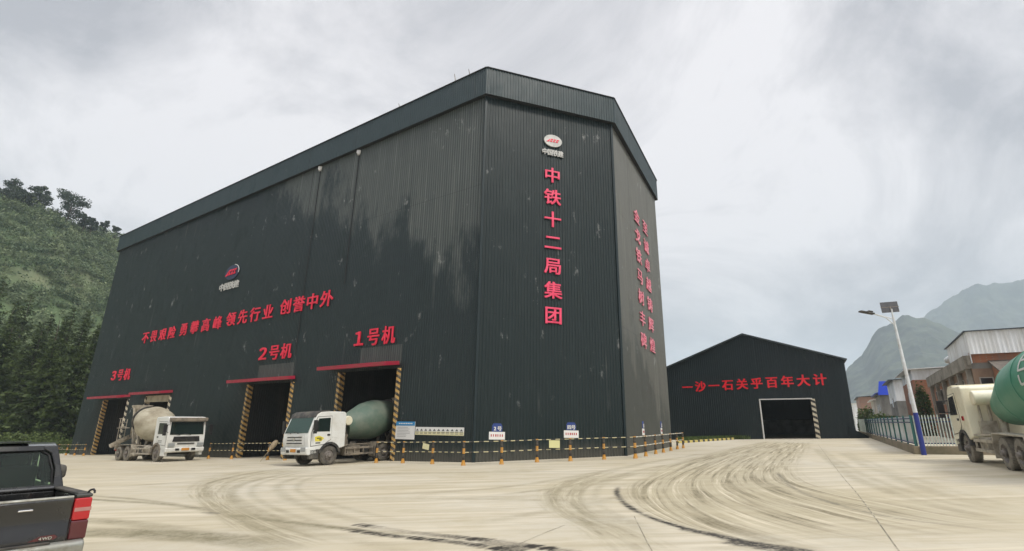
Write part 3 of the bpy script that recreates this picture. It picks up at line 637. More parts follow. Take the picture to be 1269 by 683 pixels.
def swoosh(parent, rx, ry, m, z=.1):          # the emblem's slanting red word with its spear tip
    mb = MB()
    for k, (x0, x1) in enumerate(((-.72, -.42), (-.34, -.06), (.02, .30), (.38, .66))):
        y0, y1 = (-.26 + k * .01) * ry, .26 * ry; sl = .10 * rx
        if k == 0: mb.prism([(-.86 * rx, y0 - .05 * ry), (x1 * rx - sl, y0), (x1 * rx + sl, y1)], 0, .03)
        else:
            mb.prism([(x0 * rx - sl, y0), (x1 * rx - sl, y0), (x1 * rx - sl * .4, y0 + .16 * ry), (x0 * rx + sl * .2, y0 + .16 * ry)], 0, .03)
            mb.prism([(x0 * rx - sl * .2, y1 - .36 * ry), (x0 * rx + .1 * rx, y1 - .36 * ry), (x0 * rx + .14 * rx, y1), (x0 * rx + sl, y1)], 0, .03)
            mb.prism([(x0 * rx + .12 * rx, y1 - .16 * ry), (x1 * rx, y1 - .16 * ry), (x1 * rx + sl, y1), (x0 * rx + sl + .05 * rx, y1)], 0, .03)
    o = mb.build('emblem_word', m, parent)
    for v in o.data.vertices: v.co = (v.co.x, v.co.z, z + v.co.y)
    return o
s = sign('wall_emblem', 'white oval emblem with red word above the vertical lettering on the corner face', wall_frame(1, 4.83, 20.9, OUT))
oval(MB(), .66, .46, .02, .1).build('emblem_plate', M['sign_white'], s); swoosh(s, .6, .46, M['sign_red'], .1)
s = sign('wall_lettering', 'small grey white lettering 中国铁建 under the white oval emblem', wall_frame(1, 4.82, 19.98, OUT))
for k, ch in enumerate('中国铁建'): put_char(ch, s, (k - 1.5) * .39, 0, .42, .5, M['sign_white'], bold=.035)
s = sign('wall_emblem', 'dark navy oval emblem with red word high on the left wall', wall_frame(0, 30.2, 15.62, OUT))
oval(MB(), 1.22, .72, .02, .06).build('emblem_plate', M['logo_blue'], s); swoosh(s, 1.22, 1.05, M['sign_red'], .1)
rg = MB(); pts = [(1.25 * math.cos(t), .75 * math.sin(t), .09) for t in np.linspace(-.25, 1.25, 14)]; rg.path(pts, .035, 5); rg.build('emblem_rim', M['sign_white'], s)
s = sign('wall_lettering', 'small white lettering 中国铁建 under the navy oval emblem on the left wall', wall_frame(0, 30.05, 14.3, OUT))
for k, ch in enumerate('中国铁建'): put_char(ch, s, (k - 1.5) * .86, 0, .95, .78, M['sign_white'], bold=.03)

# ------------------------------------------------------------------ gabled sand shed
BA, BB_ = np.array((20.038, 67.354)), np.array((36.139, 55.878)); EB, LB = unit(BA, BB_); NB = np.array([EB[1], -EB[0]]); NB_ = -np.array([.47, .883])
shed = empty('storage_shed', (BA[0], BA[1], g(*BA)), 0, 'dark gabled metal storage shed with a tall open doorway and red lettering', 'industrial building'); shed_inv = shed.location.copy()
def sb(mb, name, m, **k):
    o = mb.build(name, m, shed, **k); o.matrix_parent_inverse = Matrix.Translation(-shed_inv); return o
HE, HR = 9.86, 13.46
ztop = lambda u: HE + (HR - HE) * (1 - abs(u - LB / 2) / (LB / 2))
d0, d1, dz = 10.95, 16.15, 5.62
mb = MB(); mb.corr(BA, EB, 0, d0, zb, ztop, .25, .02); mb.corr(BA, EB, d0, d1, dz, ztop, .25, .02); mb.corr(BA, EB, d1, LB, zb, ztop, .25, .02); sb(mb, 'wall', M['barn'])
LEN = 46.0; BA2, BB2 = BA - NB_ * LEN, BB_ - NB_ * LEN
sb(MB().corr(BB_, -NB_, 0, LEN, zb, HE, .25, .02), 'wall', M['barn']); sb(MB().corr(BA2, NB_, 0, LEN, zb, HE, .25, .02), 'wall', M['barn'])
sb(MB().corr(BB2, -EB, 0, LB, zb, lambda u: ztop(LB - u), .25, .02), 'wall', M['barn'])
def bpt(u, z, out=0): p = BA + EB * u + (NB if out > -.2 else NB_) * out; return Vector((p[0], p[1], z))
for a, b in ((-.35, LB / 2), (LB + .35, LB / 2)):
    za = HE - .12; q = MB(); P_ = [bpt(a, za + .02, .35), bpt(b, HR + .02, .35), bpt(b, HR + .02, -LEN - .3), bpt(a, za + .02, -LEN - .3)]
    if a > 1: P_ = P_[::-1]
    q.slab(P_, -.16); sb(q, 'roof', M['roof'])
q = MB(); q.bar(bpt(d0 - .05, g(*BA) - .1, .06), bpt(d0 - .05, dz, .06), .12, .12); q.bar(bpt(d0 - .1, dz + .05, .06), bpt(d1 + .1, dz + .05, .06), .12, .12); sb(q, 'door_frame', M['white_frame'])
p = bpt(d1 + .14, 0, .05); zg = g(p.x, p.y); q = MB(); q.box((0, 0, (dz - zg) / 2), (.40, .4, dz - zg)); o = q.build('door_post', M['post_stripe_pale'], shed); o.location = Vector((p.x, p.y, zg)) - shed_inv; o.rotation_euler = (0, 0, math.atan2(EB[1], EB[0]))
for k in range(4):                                       # steel portal frames seen in the doorway
    o_ = -6 - 9 * k; q = MB()
    for uu in (.5, LB - .5): q.bar(bpt(uu, 0, o_), bpt(uu, HE - .3, o_), .25, .35)
    q.bar(bpt(.5, HE - .3, o_), bpt(LB / 2, HR - .4, o_), .25, .35); q.bar(bpt(LB - .5, HE - .3, o_), bpt(LB / 2, HR - .4, o_), .25, .35); sb(q, 'portal_frame', M['frame_dusty'])
q = MB(); q.box(bpt(LB / 2, 2.6, -30), (LB - .8, .3, 3.2), rz=math.atan2(EB[1], EB[0])); sb(q, 'bay_wall', M['concrete'])
fr = Matrix(((EB[0], 0, NB[0], 0), (EB[1], 0, NB[1], 0), (0, 1, 0, 0), (0, 0, 0, 1))); c = bpt(10.0, 7.35, .03); fr.translation = c
s = empty('wall_lettering', mat=fr, label='red lettering 一沙一石关乎百年大计 across the gable of the storage shed', cat='sign')
for k, ch in enumerate('一沙一石关乎百年大计'): put_char(ch, s, -7.25 + k * 14.5 / 9, -.05 + k * .04, 1.36, 1.34, M['sign_red_barn'], bold=.034)
# dark low ramp wall running from the shed corner to the fence
a = at(1052, 543.5); b = at(1076, 543); q = MB(); za, zb_ = g(*a[:2]), g(*b[:2])
dd = unit(a, b)[0]; nn = np.array([dd[1], -dd[0]])
q.slab([(a[0], a[1], za - .1), (b[0], b[1], zb_ - .1), (b[0], b[1], zb_ + .22), (a[0], a[1], za + 1.15)], .15); tag(q.build('ramp_wall', M['barn']), 'low dark sloping wall between shed corner and fence', 'wall')
# yellow and black kerb with grass behind it, along the shed front
ka, kb = at(840, 549.5), at(919, 544.0); d_, L_ = unit(ka, kb)
q = MB(); q.box((L_ / 2, 0, .09), (L_, .3, .24)); o = q.build('kerb', M['kerb_stripe'], bevel=.03); o.location = (ka[0], ka[1], g(*ka[:2])); o.rotation_euler = (0, math.asin(-(g(*kb[:2]) - g(*ka[:2])) / L_), math.atan2(d_[1], d_[0])); tag(o, 'yellow and black painted kerb in front of the storage shed', 'kerb')
def grass_patch(name, poly_fn, n, h, m, label):
    V, F, T = [], [], []
    for _ in range(n):
        x, y = poly_fn(); z = g(x, y) + .003; a = random.random() * 6.283; hh = h * random.uniform(.4, 1.2); w = .05; t = random.random()
        lx, ly = random.uniform(-.3, .3) * hh, random.uniform(-.3, .3) * hh; k = len(V)
        V += [(x - w * math.cos(a), y - w * math.sin(a), z), (x + w * math.cos(a), y + w * math.sin(a), z), (x + lx, y + ly, z + hh)]; F.append((k, k + 1, k + 2)); T += [t] * 3
    return tint_mesh(name, V, F, T, m, kind='stuff')
def tint_mesh(name, V, F, T, m, parent=None, kind=None):
    me = bpy.data.meshes.new(name)
    if isinstance(V, np.ndarray):
        me.vertices.add(len(V)); me.vertices.foreach_set('co', V.astype(np.float32).ravel()); k = F.shape[1]; me.loops.add(F.size); me.loops.foreach_set('vertex_index', F.astype(np.int32).ravel())
        me.polygons.add(len(F)); me.polygons.foreach_set('loop_start', np.arange(0, F.size, k, dtype=np.int32)); me.polygons.foreach_set('loop_total', np.full(len(F), k, np.int32)); me.update(calc_edges=True)
    else: me.from_pydata(V, [], F)
    a = me.attributes.new('tint', 'FLOAT', 'POINT'); a.data.foreach_set('value', np.asarray(T, np.float32)); me.materials.append(m)
    o = bpy.data.objects.new(name, me); col.objects.link(o); o.parent = parent
    if kind: o['kind'] = kind
    return o
def gp():
    t = random.random(); s_ = random.random(); p = np.array(ka[:2]) * (1 - t) + np.array(kb[:2]) * t; q_ = np.array([20.6, 66.0]) * (1 - t) + np.array([27.6, 61.6]) * t; r = p * (1 - s_) + q_ * s_; return r[0], r[1]
grass_patch('grass', gp, 6000, .45, M['bush'], '')
# dry verge at the far left, beyond the railing
def gp2(): return random.uniform(-120, -53), random.uniform(66, 92)
grass_patch('grass', gp2, 9000, .35, M['bush'], '')

# ------------------------------------------------------------------ railings in black and yellow
def railing(label, pix, heights=(1.12, .62), group='black and yellow railings', pale=False, base=True, xy=None):
    pts = [at(*p)[:2] for p in pix] if xy is None else [np.array(p) for p in xy]
    o0 = np.array([pts[0][0], pts[0][1], g(*pts[0])]); r = empty('railing', tuple(o0), 0, label, 'railing', group)
    for p in pts:
        z = g(*p); q = MB(); q.tube((0, 0, 0), (0, 0, 1.17), .07, .07, 12); o = q.build('post', M['rail_post'], r, smooth=True); o.location = (p[0] - o0[0], p[1] - o0[1], z - o0[2])
        if base:
            f = MB(); f.tube((0, 0, 0), (0, 0, .2), .125, .08, 12); o2 = f.build('post_foot', M['rail_post'], o, smooth=True)
    for h in heights:
        for a, b in zip(pts[:-1], pts[1:]):
            A = Vector((*a, g(*a) + h)); Bv = Vector((*b, g(*b) + h)); L = (Bv - A).length; q = MB(); q.tube((0, 0, 0), (L, 0, 0), .024, .024, 8)
            o = q.build('rail', M['rail_bar_pale'] if pale else M['rail_bar'], r, smooth=True); o.location = A - Vector(o0); o.rotation_euler = (Bv - A).to_track_quat('X', 'Z').to_euler()
    return r
railing('long black and yellow railing in front of the chamfered corner', [(466, 573.7), (499, 574.2), (535.6, 575.3), (574, 577), (621.5, 575.5), (665.5, 573), (706.9, 571.6), (748.8, 569.5), (787.3, 568.3)])
railing('pale barred railing turning back along the narrow side wall', [(787.9, 568), (800.5, 565.6), (812.8, 562.8), (822.3, 561), (831.5, 558.7), (839.7, 556.9), (847, 555.5)], pale=True)
railing('railing barring the middle loading door beside the broom', [(258, 568.6), (286.7, 569), (331.4, 570), (353, 570.5)])
def off0(u, o): p = WP[0] + E0 * u + N0 * o; return (p[0], p[1])
railing('short far railing at the left end of the hall', None, xy=[off0(float(on_line(px_, off0(0, 1.3), E0, 560)[0]), 1.3) for px_ in (71.5, 82.5, 93, 104.4)])

# ------------------------------------------------------------------ boards by the railing
M['print_grey'] = mat('grey print', (.40, .40, .40), .7)
fw = off0(54.2, .9); 
def board_at(pxl, pxr, pyt, pyb, A, e):
    u0, zt = on_line(pxl, A, e, pyt); u1, _ = on_line(pxr, A, e, pyt); um, zbm = on_line((pxl + pxr) / 2, A, e, pyb); _, ztm = on_line((pxl + pxr) / 2, A, e, pyt)
    return u0, u1, zbm, ztm
def frame2(A, e, u, z): 
    nn = np.array([e[1], -e[0]]); p = np.array(A) + e * u; return Matrix(((e[0], 0, nn[0], p[0]), (e[1], 0, nn[1], p[1]), (0, 1, 0, z), (0, 0, 0, 1)))
def flat(mb, x0, x1, y0, y1, z0, z1): return mb.box(((x0 + x1) / 2, (y0 + y1) / 2, (z0 + z1) / 2), (x1 - x0, y1 - y0, z1 - z0))
A0 = np.array(off0(0, .10))
u0, u1, zb0, zt0 = board_at(490, 514.5, 522.5, 544.5, A0, E0); w, h = u1 - u0, zt0 - zb0
s = empty('notice_board', mat=frame2(A0, E0, (u0 + u1) / 2, (zb0 + zt0) / 2), label='square white notice board with blue heading beside the right door post', cat='notice board')
flat(MB(), -w / 2, w / 2, -h / 2, h / 2, -.03, 0).build('panel', M['board_white'], s); flat(MB(), -w / 2, w / 2, h * .27, h / 2, .003, .012).build('heading', M['board_blue'], s)
rr = random.Random(3)
for k in range(7):
    q = MB()
    y = h * (.17 - k * .085); flat(q, -w * .36, -w * .36 + w * rr.uniform(.45, .76), y - .014, y + .014, .003, .006)
    q.build('print_line', M['print_grey'], s)
q = MB(); x = -w * .3
while x < w * .34: flat(q, x, x + .1, h * .36, h * .42, .0125, .016); x += .15
q.build('heading_print', M['board_white'], s)
u0, u1, zb0, zt0 = board_at(515, 575, 529.5, 539.5, A0, E0); w, h = u1 - u0, zt0 - zb0
s = empty('notice_strip', mat=frame2(A0, E0, (u0 + u1) / 2, (zb0 + zt0) / 2), label='long low white strip of small duty notices on the wall', cat='notice board')
flat(MB(), -w / 2, w / 2, -h / 2, h / 2, -.03, 0).build('panel', M['board_white'], s); flat(MB(), -w / 2, w / 2, -h / 2, -h * .05, .003, .006).build('lower_band', M['board_cream'], s)
q = MB()
for k in range(11):
    x = -w / 2 + w * (k + .5) / 11
    q.add([(x - .12, h * .02, .008), (x + .12, h * .02, .008), (x, h * .3, .008)], [(0, 1, 2)]); flat(q, x - .13, x + .13, -h * .18, -h * .10, .007, .010); flat(q, x - .11, x + .11, -h * .34, -h * .28, .007, .010)
q.build('notice_print', M['ink'], s)
s = empty('paper_card', mat=frame2(np.array(at(522, 575)[:2]), unit(at(499, 574.2), at(574, 577))[0], .35, g(*at(522, 575)[:2]) + .93) @ Matrix.Rotation(R(-8), 4, 'Z'), label='crooked cream card hanging from the top rail under the notice strip', cat='card')
flat(MB(), -.26, .26, -.17, .12, .04, .05).build('card_sheet', M['board_cream'], s)
s = empty('paper_card', mat=frame2(np.array(at(687, 572.5)[:2]), unit(at(665.5, 573), at(706.9, 571.6))[0], 0, g(*at(687, 572.5)[:2]) + .9), label='bright yellow card on the rail between two posts', cat='card')
flat(MB(), -.29, .29, -.2, .18, .04, .05).build('card_sheet', M['paper_yellow'], s)
def number_sign(px, py, ang, txt, label, hgt=1.3, white=.42):
    p = at(px, py)[:2]; e = np.array([math.cos(ang), math.sin(ang)])
    s = empty('number_sign', mat=frame2(p, e, 0, g(*p) + hgt), label=label, cat='sign', group='blue topped number signs on the railing')
    flat(MB(), -white, white, -.02, .36, -.02, .02).build('white_plate', M['board_white'], s)
    poly = [(-.27, .365), (.27, .365), (.27, .66), (.19, .78), (-.19, .78), (-.27, .66)]; q = MB(); q.prism(poly, 0, .04); o = q.build('blue_plate', M['plate_blue'], s)
    for v in o.data.vertices: v.co = (v.co.x, v.co.z, .02 - v.co.y)
    for k, ch in enumerate(txt): put_char(ch, s, (k - .5) * .24, .52, .25, .25, M['board_white'], z=.03, bold=.03, depth=.01)
    q = MB(); r2 = random.Random(px)
    for k in range(6): x = -white * .8 + k * white * .28; flat(q, x, x + white * r2.uniform(.12, .2), .12, .24, .021, .025)
    q.build('small_print', M['ink_red'], s)
    MB().tube((0, -.2, -.05), (0, .35, -.05), .025, .025, 8).build('bracket', M['black'], s); return s
aE1 = math.atan2(*(unit(at(574, 577), at(787.3, 568.3))[0][::-1]))
number_sign(615, 575.6, aE1, '2号', 'blue topped sign on the railing left of the yellow card', 1.22)
number_sign(708.5, 571.5, aE1, '四号', 'blue topped sign on the railing right of the yellow card', 1.2)
aE2 = math.atan2(E2[1], E2[0])
number_sign(799, 565.8, aE2 + .12, '五号', 'first blue topped sign seen nearly edge on by the side wall', 1.2); number_sign(821.5, 561.1, aE2 + .12, '六号', 'second blue topped sign seen nearly edge on by the side wall', 1.2)
# broom leaning on the rail, brush up
a = at(322.5, 572); b_ = on_line(342, np.array(at(331.4, 570)[:2]), unit(at(286.7, 569), at(353, 570.5))[0], 548); e_ = unit(at(286.7, 569), at(353, 570.5))[0]; top = np.array(at(331.4, 570)[:2]) + e_ * b_[0]
br = empty('broom', (a[0], a[1], a[2]), 0, 'twig broom leaning brush up on the railing of the middle door', 'broom')
d = Vector((top[0] - a[0], top[1] - a[1], b_[1] - a[2])); MB().tube((0, 0, .01), d * .62, .018, .018, 8).build('handle', M['broom'], br)
q = MB(); q.lathe([(0, .03), (.12, .10), (.4, .17), (.75, .19), (1.0, .13), (1.08, .04)], d * .55, d, 12); q.build('brush', M['broom'], br, smooth=True)
# ------------------------------------------------------------------ concrete mixer trucks
def ground_frame(x, y, hx, hy, scale=1.0):
    h = Vector((hx, hy, SX * hx + SY * hy)).normalized(); nz = Vector((-SX, -SY, 1)).normalized(); l_ = nz.cross(h).normalized(); h = l_.cross(nz)
    return Matrix(((h.x * scale, l_.x * scale, nz.x * scale, x), (h.y * scale, l_.y * scale, nz.y * scale, y), (h.z * scale, l_.z * scale, nz.z * scale, g(x, y)), (0, 0, 0, 1)))
def wheel(parent, x, y, side, tyre_mat, dual=False, steer=0.0):
    """side +1 = left; axle along y"""
    w = MB(); w.lathe([(-.05, .12), (.02, .16), (.03, .10), (.10, .095), (.12, .05)], (0, 0, 0), (0, side, 0), 16)
    o = w.build('wheel', M['rim'], parent, smooth=True); o.location = (x, y, .52); o.rotation_euler = (0, 0, steer)
    def tyre(off):
        t = MB(); t.lathe([(-.15, .30), (-.155, .40), (-.14, .47), (-.115, .505), (-.09, .52), (.09, .52), (.115, .505), (.14, .47), (.155, .40), (.15, .30)], (0, side * off, 0), (0, side, 0), 40, cap=False)
        for k in range(36):                               # shoulder lugs
            a = 2 * math.pi * k / 36
            for s_ in (-1, 1):
                t.box((.512 * math.cos(a), side * off + s_ * .105, .512 * math.sin(a)), (.03, .07, .045), m=Matrix.Rotation(-a, 3, 'Y'))
        t.build('tyre', tyre_mat, o, smooth=True)
    tyre(-.15)
    if dual: tyre(-.49)
    r = MB()
    prof = [(-.02, .31), (0, .30), (-.05, .28), (-.13, .20), (-.12, .14), (-.06, .12)] if dual else [(-.02, .31), (0, .30), (-.06, .28), (-.02, .20), (0.03, .17), (.02, .12)]
    r.lathe(prof, (0, 0, 0), (0, side, 0), 28, cap=False); r.lathe([(-.27, .30), (-.26, .05)], (0, 0, 0), (0, side, 0), 20)
    for k in range(10):
        a = 2 * math.pi * k / 10; yb = -.12 if dual else .0
        r.tube((.185 * math.cos(a), side * (yb), .185 * math.sin(a)), (.185 * math.cos(a), side * (yb + .06), .185 * math.sin(a)), .02, .02, 6)
    r.build('rim', M['rim'], o, smooth=True); return o
def arch(cx, cz, r0, r1, a0, a1, n=12):
    A = [(cx + r1 * math.cos(t), cz + r1 * math.sin(t)) for t in np.linspace(a0, a1, n)]; B_ = [(cx + r0 * math.cos(t), cz + r0 * math.sin(t)) for t in np.linspace(a1, a0, n)]; return A + B_
def mixer(label, frame, cab_mat, drum_mat, tyre_mat, frame_mat, style, ax=(4.1, 5.5), drum_len=4.6, steer=0., glass='glass', band=True, fat=1.0, tail=1.35, tilt=13.0):
    t = empty('mixer_truck', mat=frame, label=label, cat='mixer truck', group='concrete mixer trucks in the yard')
    new = style != 'old'; hw = 1.22
    zt = 2.96 if not new else 2.90
    # cab: side outline with the wheel arch cut out
    wa = [(.66 * math.cos(a), .52 + .66 * math.sin(a)) for a in np.linspace(R(30), R(150), 9)]
    rear = -1.02 if new else -.62
    if new: top = [(1.34, 1.05), (1.40, 1.35), (1.36, 1.72), (1.02, 2.58), (.92, 2.74), (.70, 2.86), (.2, zt), (rear + .12, zt - .01), (rear, zt - .12)]
    else: top = [(1.38, 1.0), (1.40, 1.45), (1.38, 1.75), (1.30, 2.60), (1.26, 2.80), (1.15, 2.92), (.7, zt), (rear + .1, zt), (rear, zt - .1)]
    poly = [(1.34, .80)] + top + [(rear, .95)] + wa[::-1]
    body = MB(); body.prism(poly, -hw, hw); cab = body.build('cab', cab_mat, t, smooth=True, bevel=.05, seg=3, sharp=45)
    def wsx(z):                                           # front surface x at height z
        pr = sorted((b, a) for a, b in top if b <= 2.8 and a > .9); return float(np.interp(z, [p[0] for p in pr], [p[1] for p in pr]))
    z0, z1 = 1.74, (2.56 if new else 2.58); q = MB()
    q.slab([(wsx(z0) + .012, -hw + .13, z0), (wsx(z0) + .012, hw - .13, z0), (wsx(z1) + .012, hw - .17, z1), (wsx(z1) + .012, -hw + .17, z1)], .012)
    ws = q.build('windshield', M[glass], t)
    for s_ in (-.45, .25):
        MB().bar((wsx(z0) + .05, s_, z0 - .02), (wsx(z0 + .1) + .035, s_ - .55, z0 + .1), .025).build('wiper', M['black'], ws)
    if new:
        q = MB(); q.prism([(1.06, 2.56), (1.02, 2.66), (.94, 2.80), (.70, 2.93), (.1, 2.97), (.1, 2.915), (.7, 2.86), (.92, 2.74), (1.01, 2.58)], -hw + .02, hw - .02); q.build('roof_cap', M['frame_dark'] if style == 'mid' else cab_mat, t, smooth=True)
    else:
        q = MB(); q.prism([(1.33, 2.60), (1.56, 2.64), (1.56, 2.86), (1.28, 2.88)], -hw + .0, hw - .0); q.build('sun_visor', M['frame_dusty'], t, bevel=.02)
    for s_ in (-1, 1):                                    # doors, side windows, handles, mirrors, lamps
        y0 = s_ * (hw + .002)
        dfx, dfx2 = (1.22, .90) if new else (1.24, 1.17); drx = -.02 if new else -.12
        seam = [(dfx + .02, 1.02), (dfx + .03, 1.72), (dfx2 + .02, 2.60), (drx - .02, 2.66), (drx - .02, 1.36), (.40, 1.10)]
        dp = [(dfx, 1.05), (dfx + .005, 1.71), (dfx2, 2.575), (drx, 2.635), (drx, 1.38), (.41, 1.13)]
        MB().prism(seam, y0, y0 + s_ * .006).build('door_seam', M['black'], t)
        door = MB().prism(dp, y0, y0 + s_ * .022).build('door', cab_mat, t)
        wp = [(dfx - .10, 1.80), (dfx2 - .07, 2.50), (drx + .10, 2.55), (drx + .10, 1.80)]
        MB().prism(wp, y0 + s_ * .0225, y0 + s_ * .030).build('side_window', M['win_dark'] if glass != 'glass_green' else M['glass'], door)
        MB().box((drx + .16, y0 + s_ * .035, 1.62), (.18, .03, .09)).build('handle', M['black'], door)
        ms = MB(); mx_ = (dfx2 + .25) if not new else dfx - .12; yy = s_ * (hw + .28)
        ms.box((mx_ + .1, yy, 2.15), (.12, .22, .52)); ms.box((mx_ + .1, yy, 1.78), (.11, .20, .16)); ms.tube((mx_, s_ * hw, 2.40), (mx_ + .1, yy, 2.35), .022, .022, 6); ms.tube((mx_, s_ * hw, 1.9), (mx_ + .1, yy, 1.95), .022, .022, 6); ms.build('mirror', M['black'], t, bevel=.02)
        # fender over the front wheel and steps
        q = MB(); q.prism(arch(0, .52, .60, .72, R(12), R(168)), s_ * (hw - .38), s_ * (hw + .045)); q.build('fender', M['frame_dusty'] if not new else M['frame_dark'], t, smooth=True)
        q = MB(); q.box((.98, s_ * (hw - .09), .62), (.56, .22, .5)); q.build('step', M['frame_dark'] if new else cab_mat, t, bevel=.03)
        hl = MB(); hz = .88 if new else 1.08
        hl.slab([(1.475, s_ * .72 - .0, hz - .11), (1.475, s_ * .72 + .42 * (1 if s_ > 0 else 1), hz - .11), (1.475, s_ * .72 + .42, hz + .11), (1.475, s_ * .72, hz + .11)], .02) if s_ > 0 else hl.slab([(1.475, -1.14, hz - .11), (1.475, -.72, hz - .11), (1.475, -.72, hz + .11), (1.475, -1.14, hz + .11)], .02)
        hl.build('headlight', M['lamp_glass'], t, bevel=.015)
    if new:
        MB().slab([(1.42, -.86, 1.12), (1.42, .86, 1.12), (1.425, .80, 1.62), (1.425, -.80, 1.62)], .015).build('grille_panel', M['white_paint'] if style == 'mid' else cab_mat, t)
        for k in range(3):
            z = 1.20 + k * .16; MB().box((1.446, 0, z), (.03, 1.42 - k * .04, .055)).build('grille_slot', M['black'], t)
    else:
        gp_ = MB(); gp_.slab([(1.41, -.88, 1.28), (1.41, .88, 1.28), (1.41, .82, 1.62), (1.41, -.82, 1.62)], .02); gr = gp_.build('grille', M['black'], t)
        q = MB()
        for k in range(4): q.box((1.432, 0, 1.33 + k * .08), (.014, 1.6, .018))
        q.build('grille_bar', M['frame_dark'], gr); MB().box((1.42, 0, 1.15), (.03, 1.1, .07)).build('grille_slot', M['black'], t)
    q = MB(); oval(q, .07, .085, 0, .03, 16); em = q.build('front_badge', M['chrome'], t); em.rotation_euler = (R(90), 0, R(90)); em.location = (1.44, 0, 1.42)
    bz0, bz1 = (.58, .98) if new else (.58, .90)
    q = MB(); q.prism([(.78, bz0 + .08), (1.32, bz0), (1.44, bz0 + .05), (1.47, bz1 - .05), (1.42, bz1), (.95, bz1)], -1.24, 1.24); bp = q.build('bumper', cab_mat, t, bevel=.04, seg=2)
    MB().box((1.478, 0, (bz0 + bz1) / 2 + .04), (.012, .50, .17)).build('number_plate', M['amber'], bp)
    for yy in (-.52, .52): MB().box((1.472, yy, bz0 + .2), (.012, .26, .14)).build('fog_lamp_recess', M['black'], bp)
    if style == 'mid':
        MB().prism([(.98, 1.28), (1.02, 1.52), (.74, 1.58), (.42, 1.46), (.60, 1.28)], hw + .026, hw + .032).build('door_sticker', M['sticker'], t)
        q = MB(); q.box((.74, hw + .034, 1.45), (.30, .006, .05)); q.box((.66, hw + .034, 1.36), (.16, .006, .05)); q.box((.80, hw + .03, 1.2), (.3, .006, .06)); q.build('sticker_print', M['black'], t)
        MB().box((-.30, hw + .005, 1.62), (.34, .012, .34)).build('side_panel', M['white_paint'], t, bevel=.02)
    elif style == 'old':
        q = MB()
        for k in range(4): q.box((.2 + k * .15, -hw - .024, 1.36), (.1, .006, .07)); q.box((.2 + k * .15, -hw - .024, 1.24), (.1, .006, .05))
        q.build('door_print', M['ink'], t)
    # chassis
    L = ax[1] + tail; fr = MB()
    for s_ in (-1, 1):
        fr.box(((1.0 - L) / 2, s_ * .42, .86), (L + 1.0, .09, .26))
    for x in np.arange(-L + .2, .5, 1.1): fr.box((x, 0, .86), (.12, .8, .16))
    fr.build('chassis', frame_mat, t)
    for a in ax:
        MB().tube((-a, -.95, .52), (-a, .95, .52), .11, .11, 10).lathe([(-.22, .1), (0, .27), (.22, .1)], (-a, 0, .52), (0, 1, 0), 12).build('axle', M['frame_dark'], t)
        for s_ in (-1, 1): wheel(t, -a, s_ * 1.20, s_, tyre_mat, dual=True)
    MB().tube((0, -.95, .52), (0, .95, .52), .09, .09, 10).build('axle', M['frame_dark'], t)
    for s_ in (-1, 1): wheel(t, 0, s_ * 1.19, s_, tyre_mat, steer=steer)
    for s_ in (-1, 1):
        # mudguard plate over the rear pair, flap, side guards, tank
        q = MB(); q.prism([(-ax[1] - .78, .78), (-ax[1] - .70, 1.12), (-ax[0] + .70, 1.16), (-ax[0] + .78, .80), (-ax[0] + .74, .80), (-ax[0] + .66, 1.12), (-ax[1] - .66, 1.08), (-ax[1] - .74, .78)], s_ * .70, s_ * 1.24); q.build('mudguard', frame_mat, t)
        MB().box((-ax[0] + .80, s_ * 1.0, .62), (.03, .5, .6)).build('mud_flap', frame_mat, t)
        x0, x1 = -1.05, -ax[0] + .9; q = MB()
        for z in (.52, .86): q.box(((x0 + x1) / 2, s_ * 1.20, z), (x0 - x1, .05, .11))
        for x in np.linspace(x0 - .05, x1 + .05, 4): q.box((x, s_ * 1.17, .70), (.06, .05, .46))
        q.bar((x0 + .0, s_ * 1.15, 1.05), (x1 + .2, s_ * 1.15, 1.08), .05); q.build('side_guard', frame_mat, t)
        q = MB()
        if s_ > 0: q.box((-1.75, .86, .70), (.95, .5, .52))
        else: q.tube((-1.3, -.84, .72), (-2.4, -.84, .72), .30, .30, 18)
        q.build('fuel_tank', frame_mat, t, bevel=.03)
        MB().box((-ax[0] + 1.35, s_ * .8, .75), (.5, .4, .4)).build('battery_box', M['frame_dark'], t)
    # drum and its carriers
    tl = R(tilt); ax_d = Vector((-math.cos(tl), 0, math.sin(tl))); dx0 = -1.75 if new else -1.42; o_d = Vector((dx0, 0, 2.02)); Ld = drum_len; f = Ld / 4.6
    prof = [(0, .28), (.0, .62), (.10, .68), (.8 * f, .90), (1.55 * f, 1.12), (1.7 * f, 1.145), (2.1 * f, 1.17), (2.5 * f, 1.16), (2.66 * f, 1.13), (3.4 * f, .93), (4.1 * f, .72), (4.55 * f, .60), (4.6 * f, .58), (4.6 * f, .48), (4.3 * f, .42)]
    prof = [(a_, r_ * fat) for a_, r_ in prof]
    dr = MB().lathe(prof, o_d, ax_d, 56).build('drum', drum_mat, t, smooth=True, sharp=25)
    q = MB(); q.lathe([(3.62 * f, .87 * fat), (3.62 * f, .965 * fat), (3.74 * f, .965 * fat), (3.74 * f, .83 * fat)], o_d, ax_d, 48, cap=False); q.build('drum_ring', M['frame_dark'], dr, smooth=True)
    if band:
        q = MB()
        for a, r in ((1.62 * f, 1.137 * fat), (2.58 * f, 1.156 * fat)): q.lathe([(a - .03, r - .006), (a - .025, r + .008), (a + .025, r + .008), (a + .03, r - .006)], o_d, ax_d, 56, cap=False)
        q.build('weld_band', drum_mat, dr, smooth=True)
    q = MB(); q.lathe([(-.32, .30), (0, .34)], o_d, ax_d, 18); q.box((dx0 + .14, 0, 1.85), (.5, .7, .5)); q.build('gearbox', M['frame_dark'], t)
    q = MB()
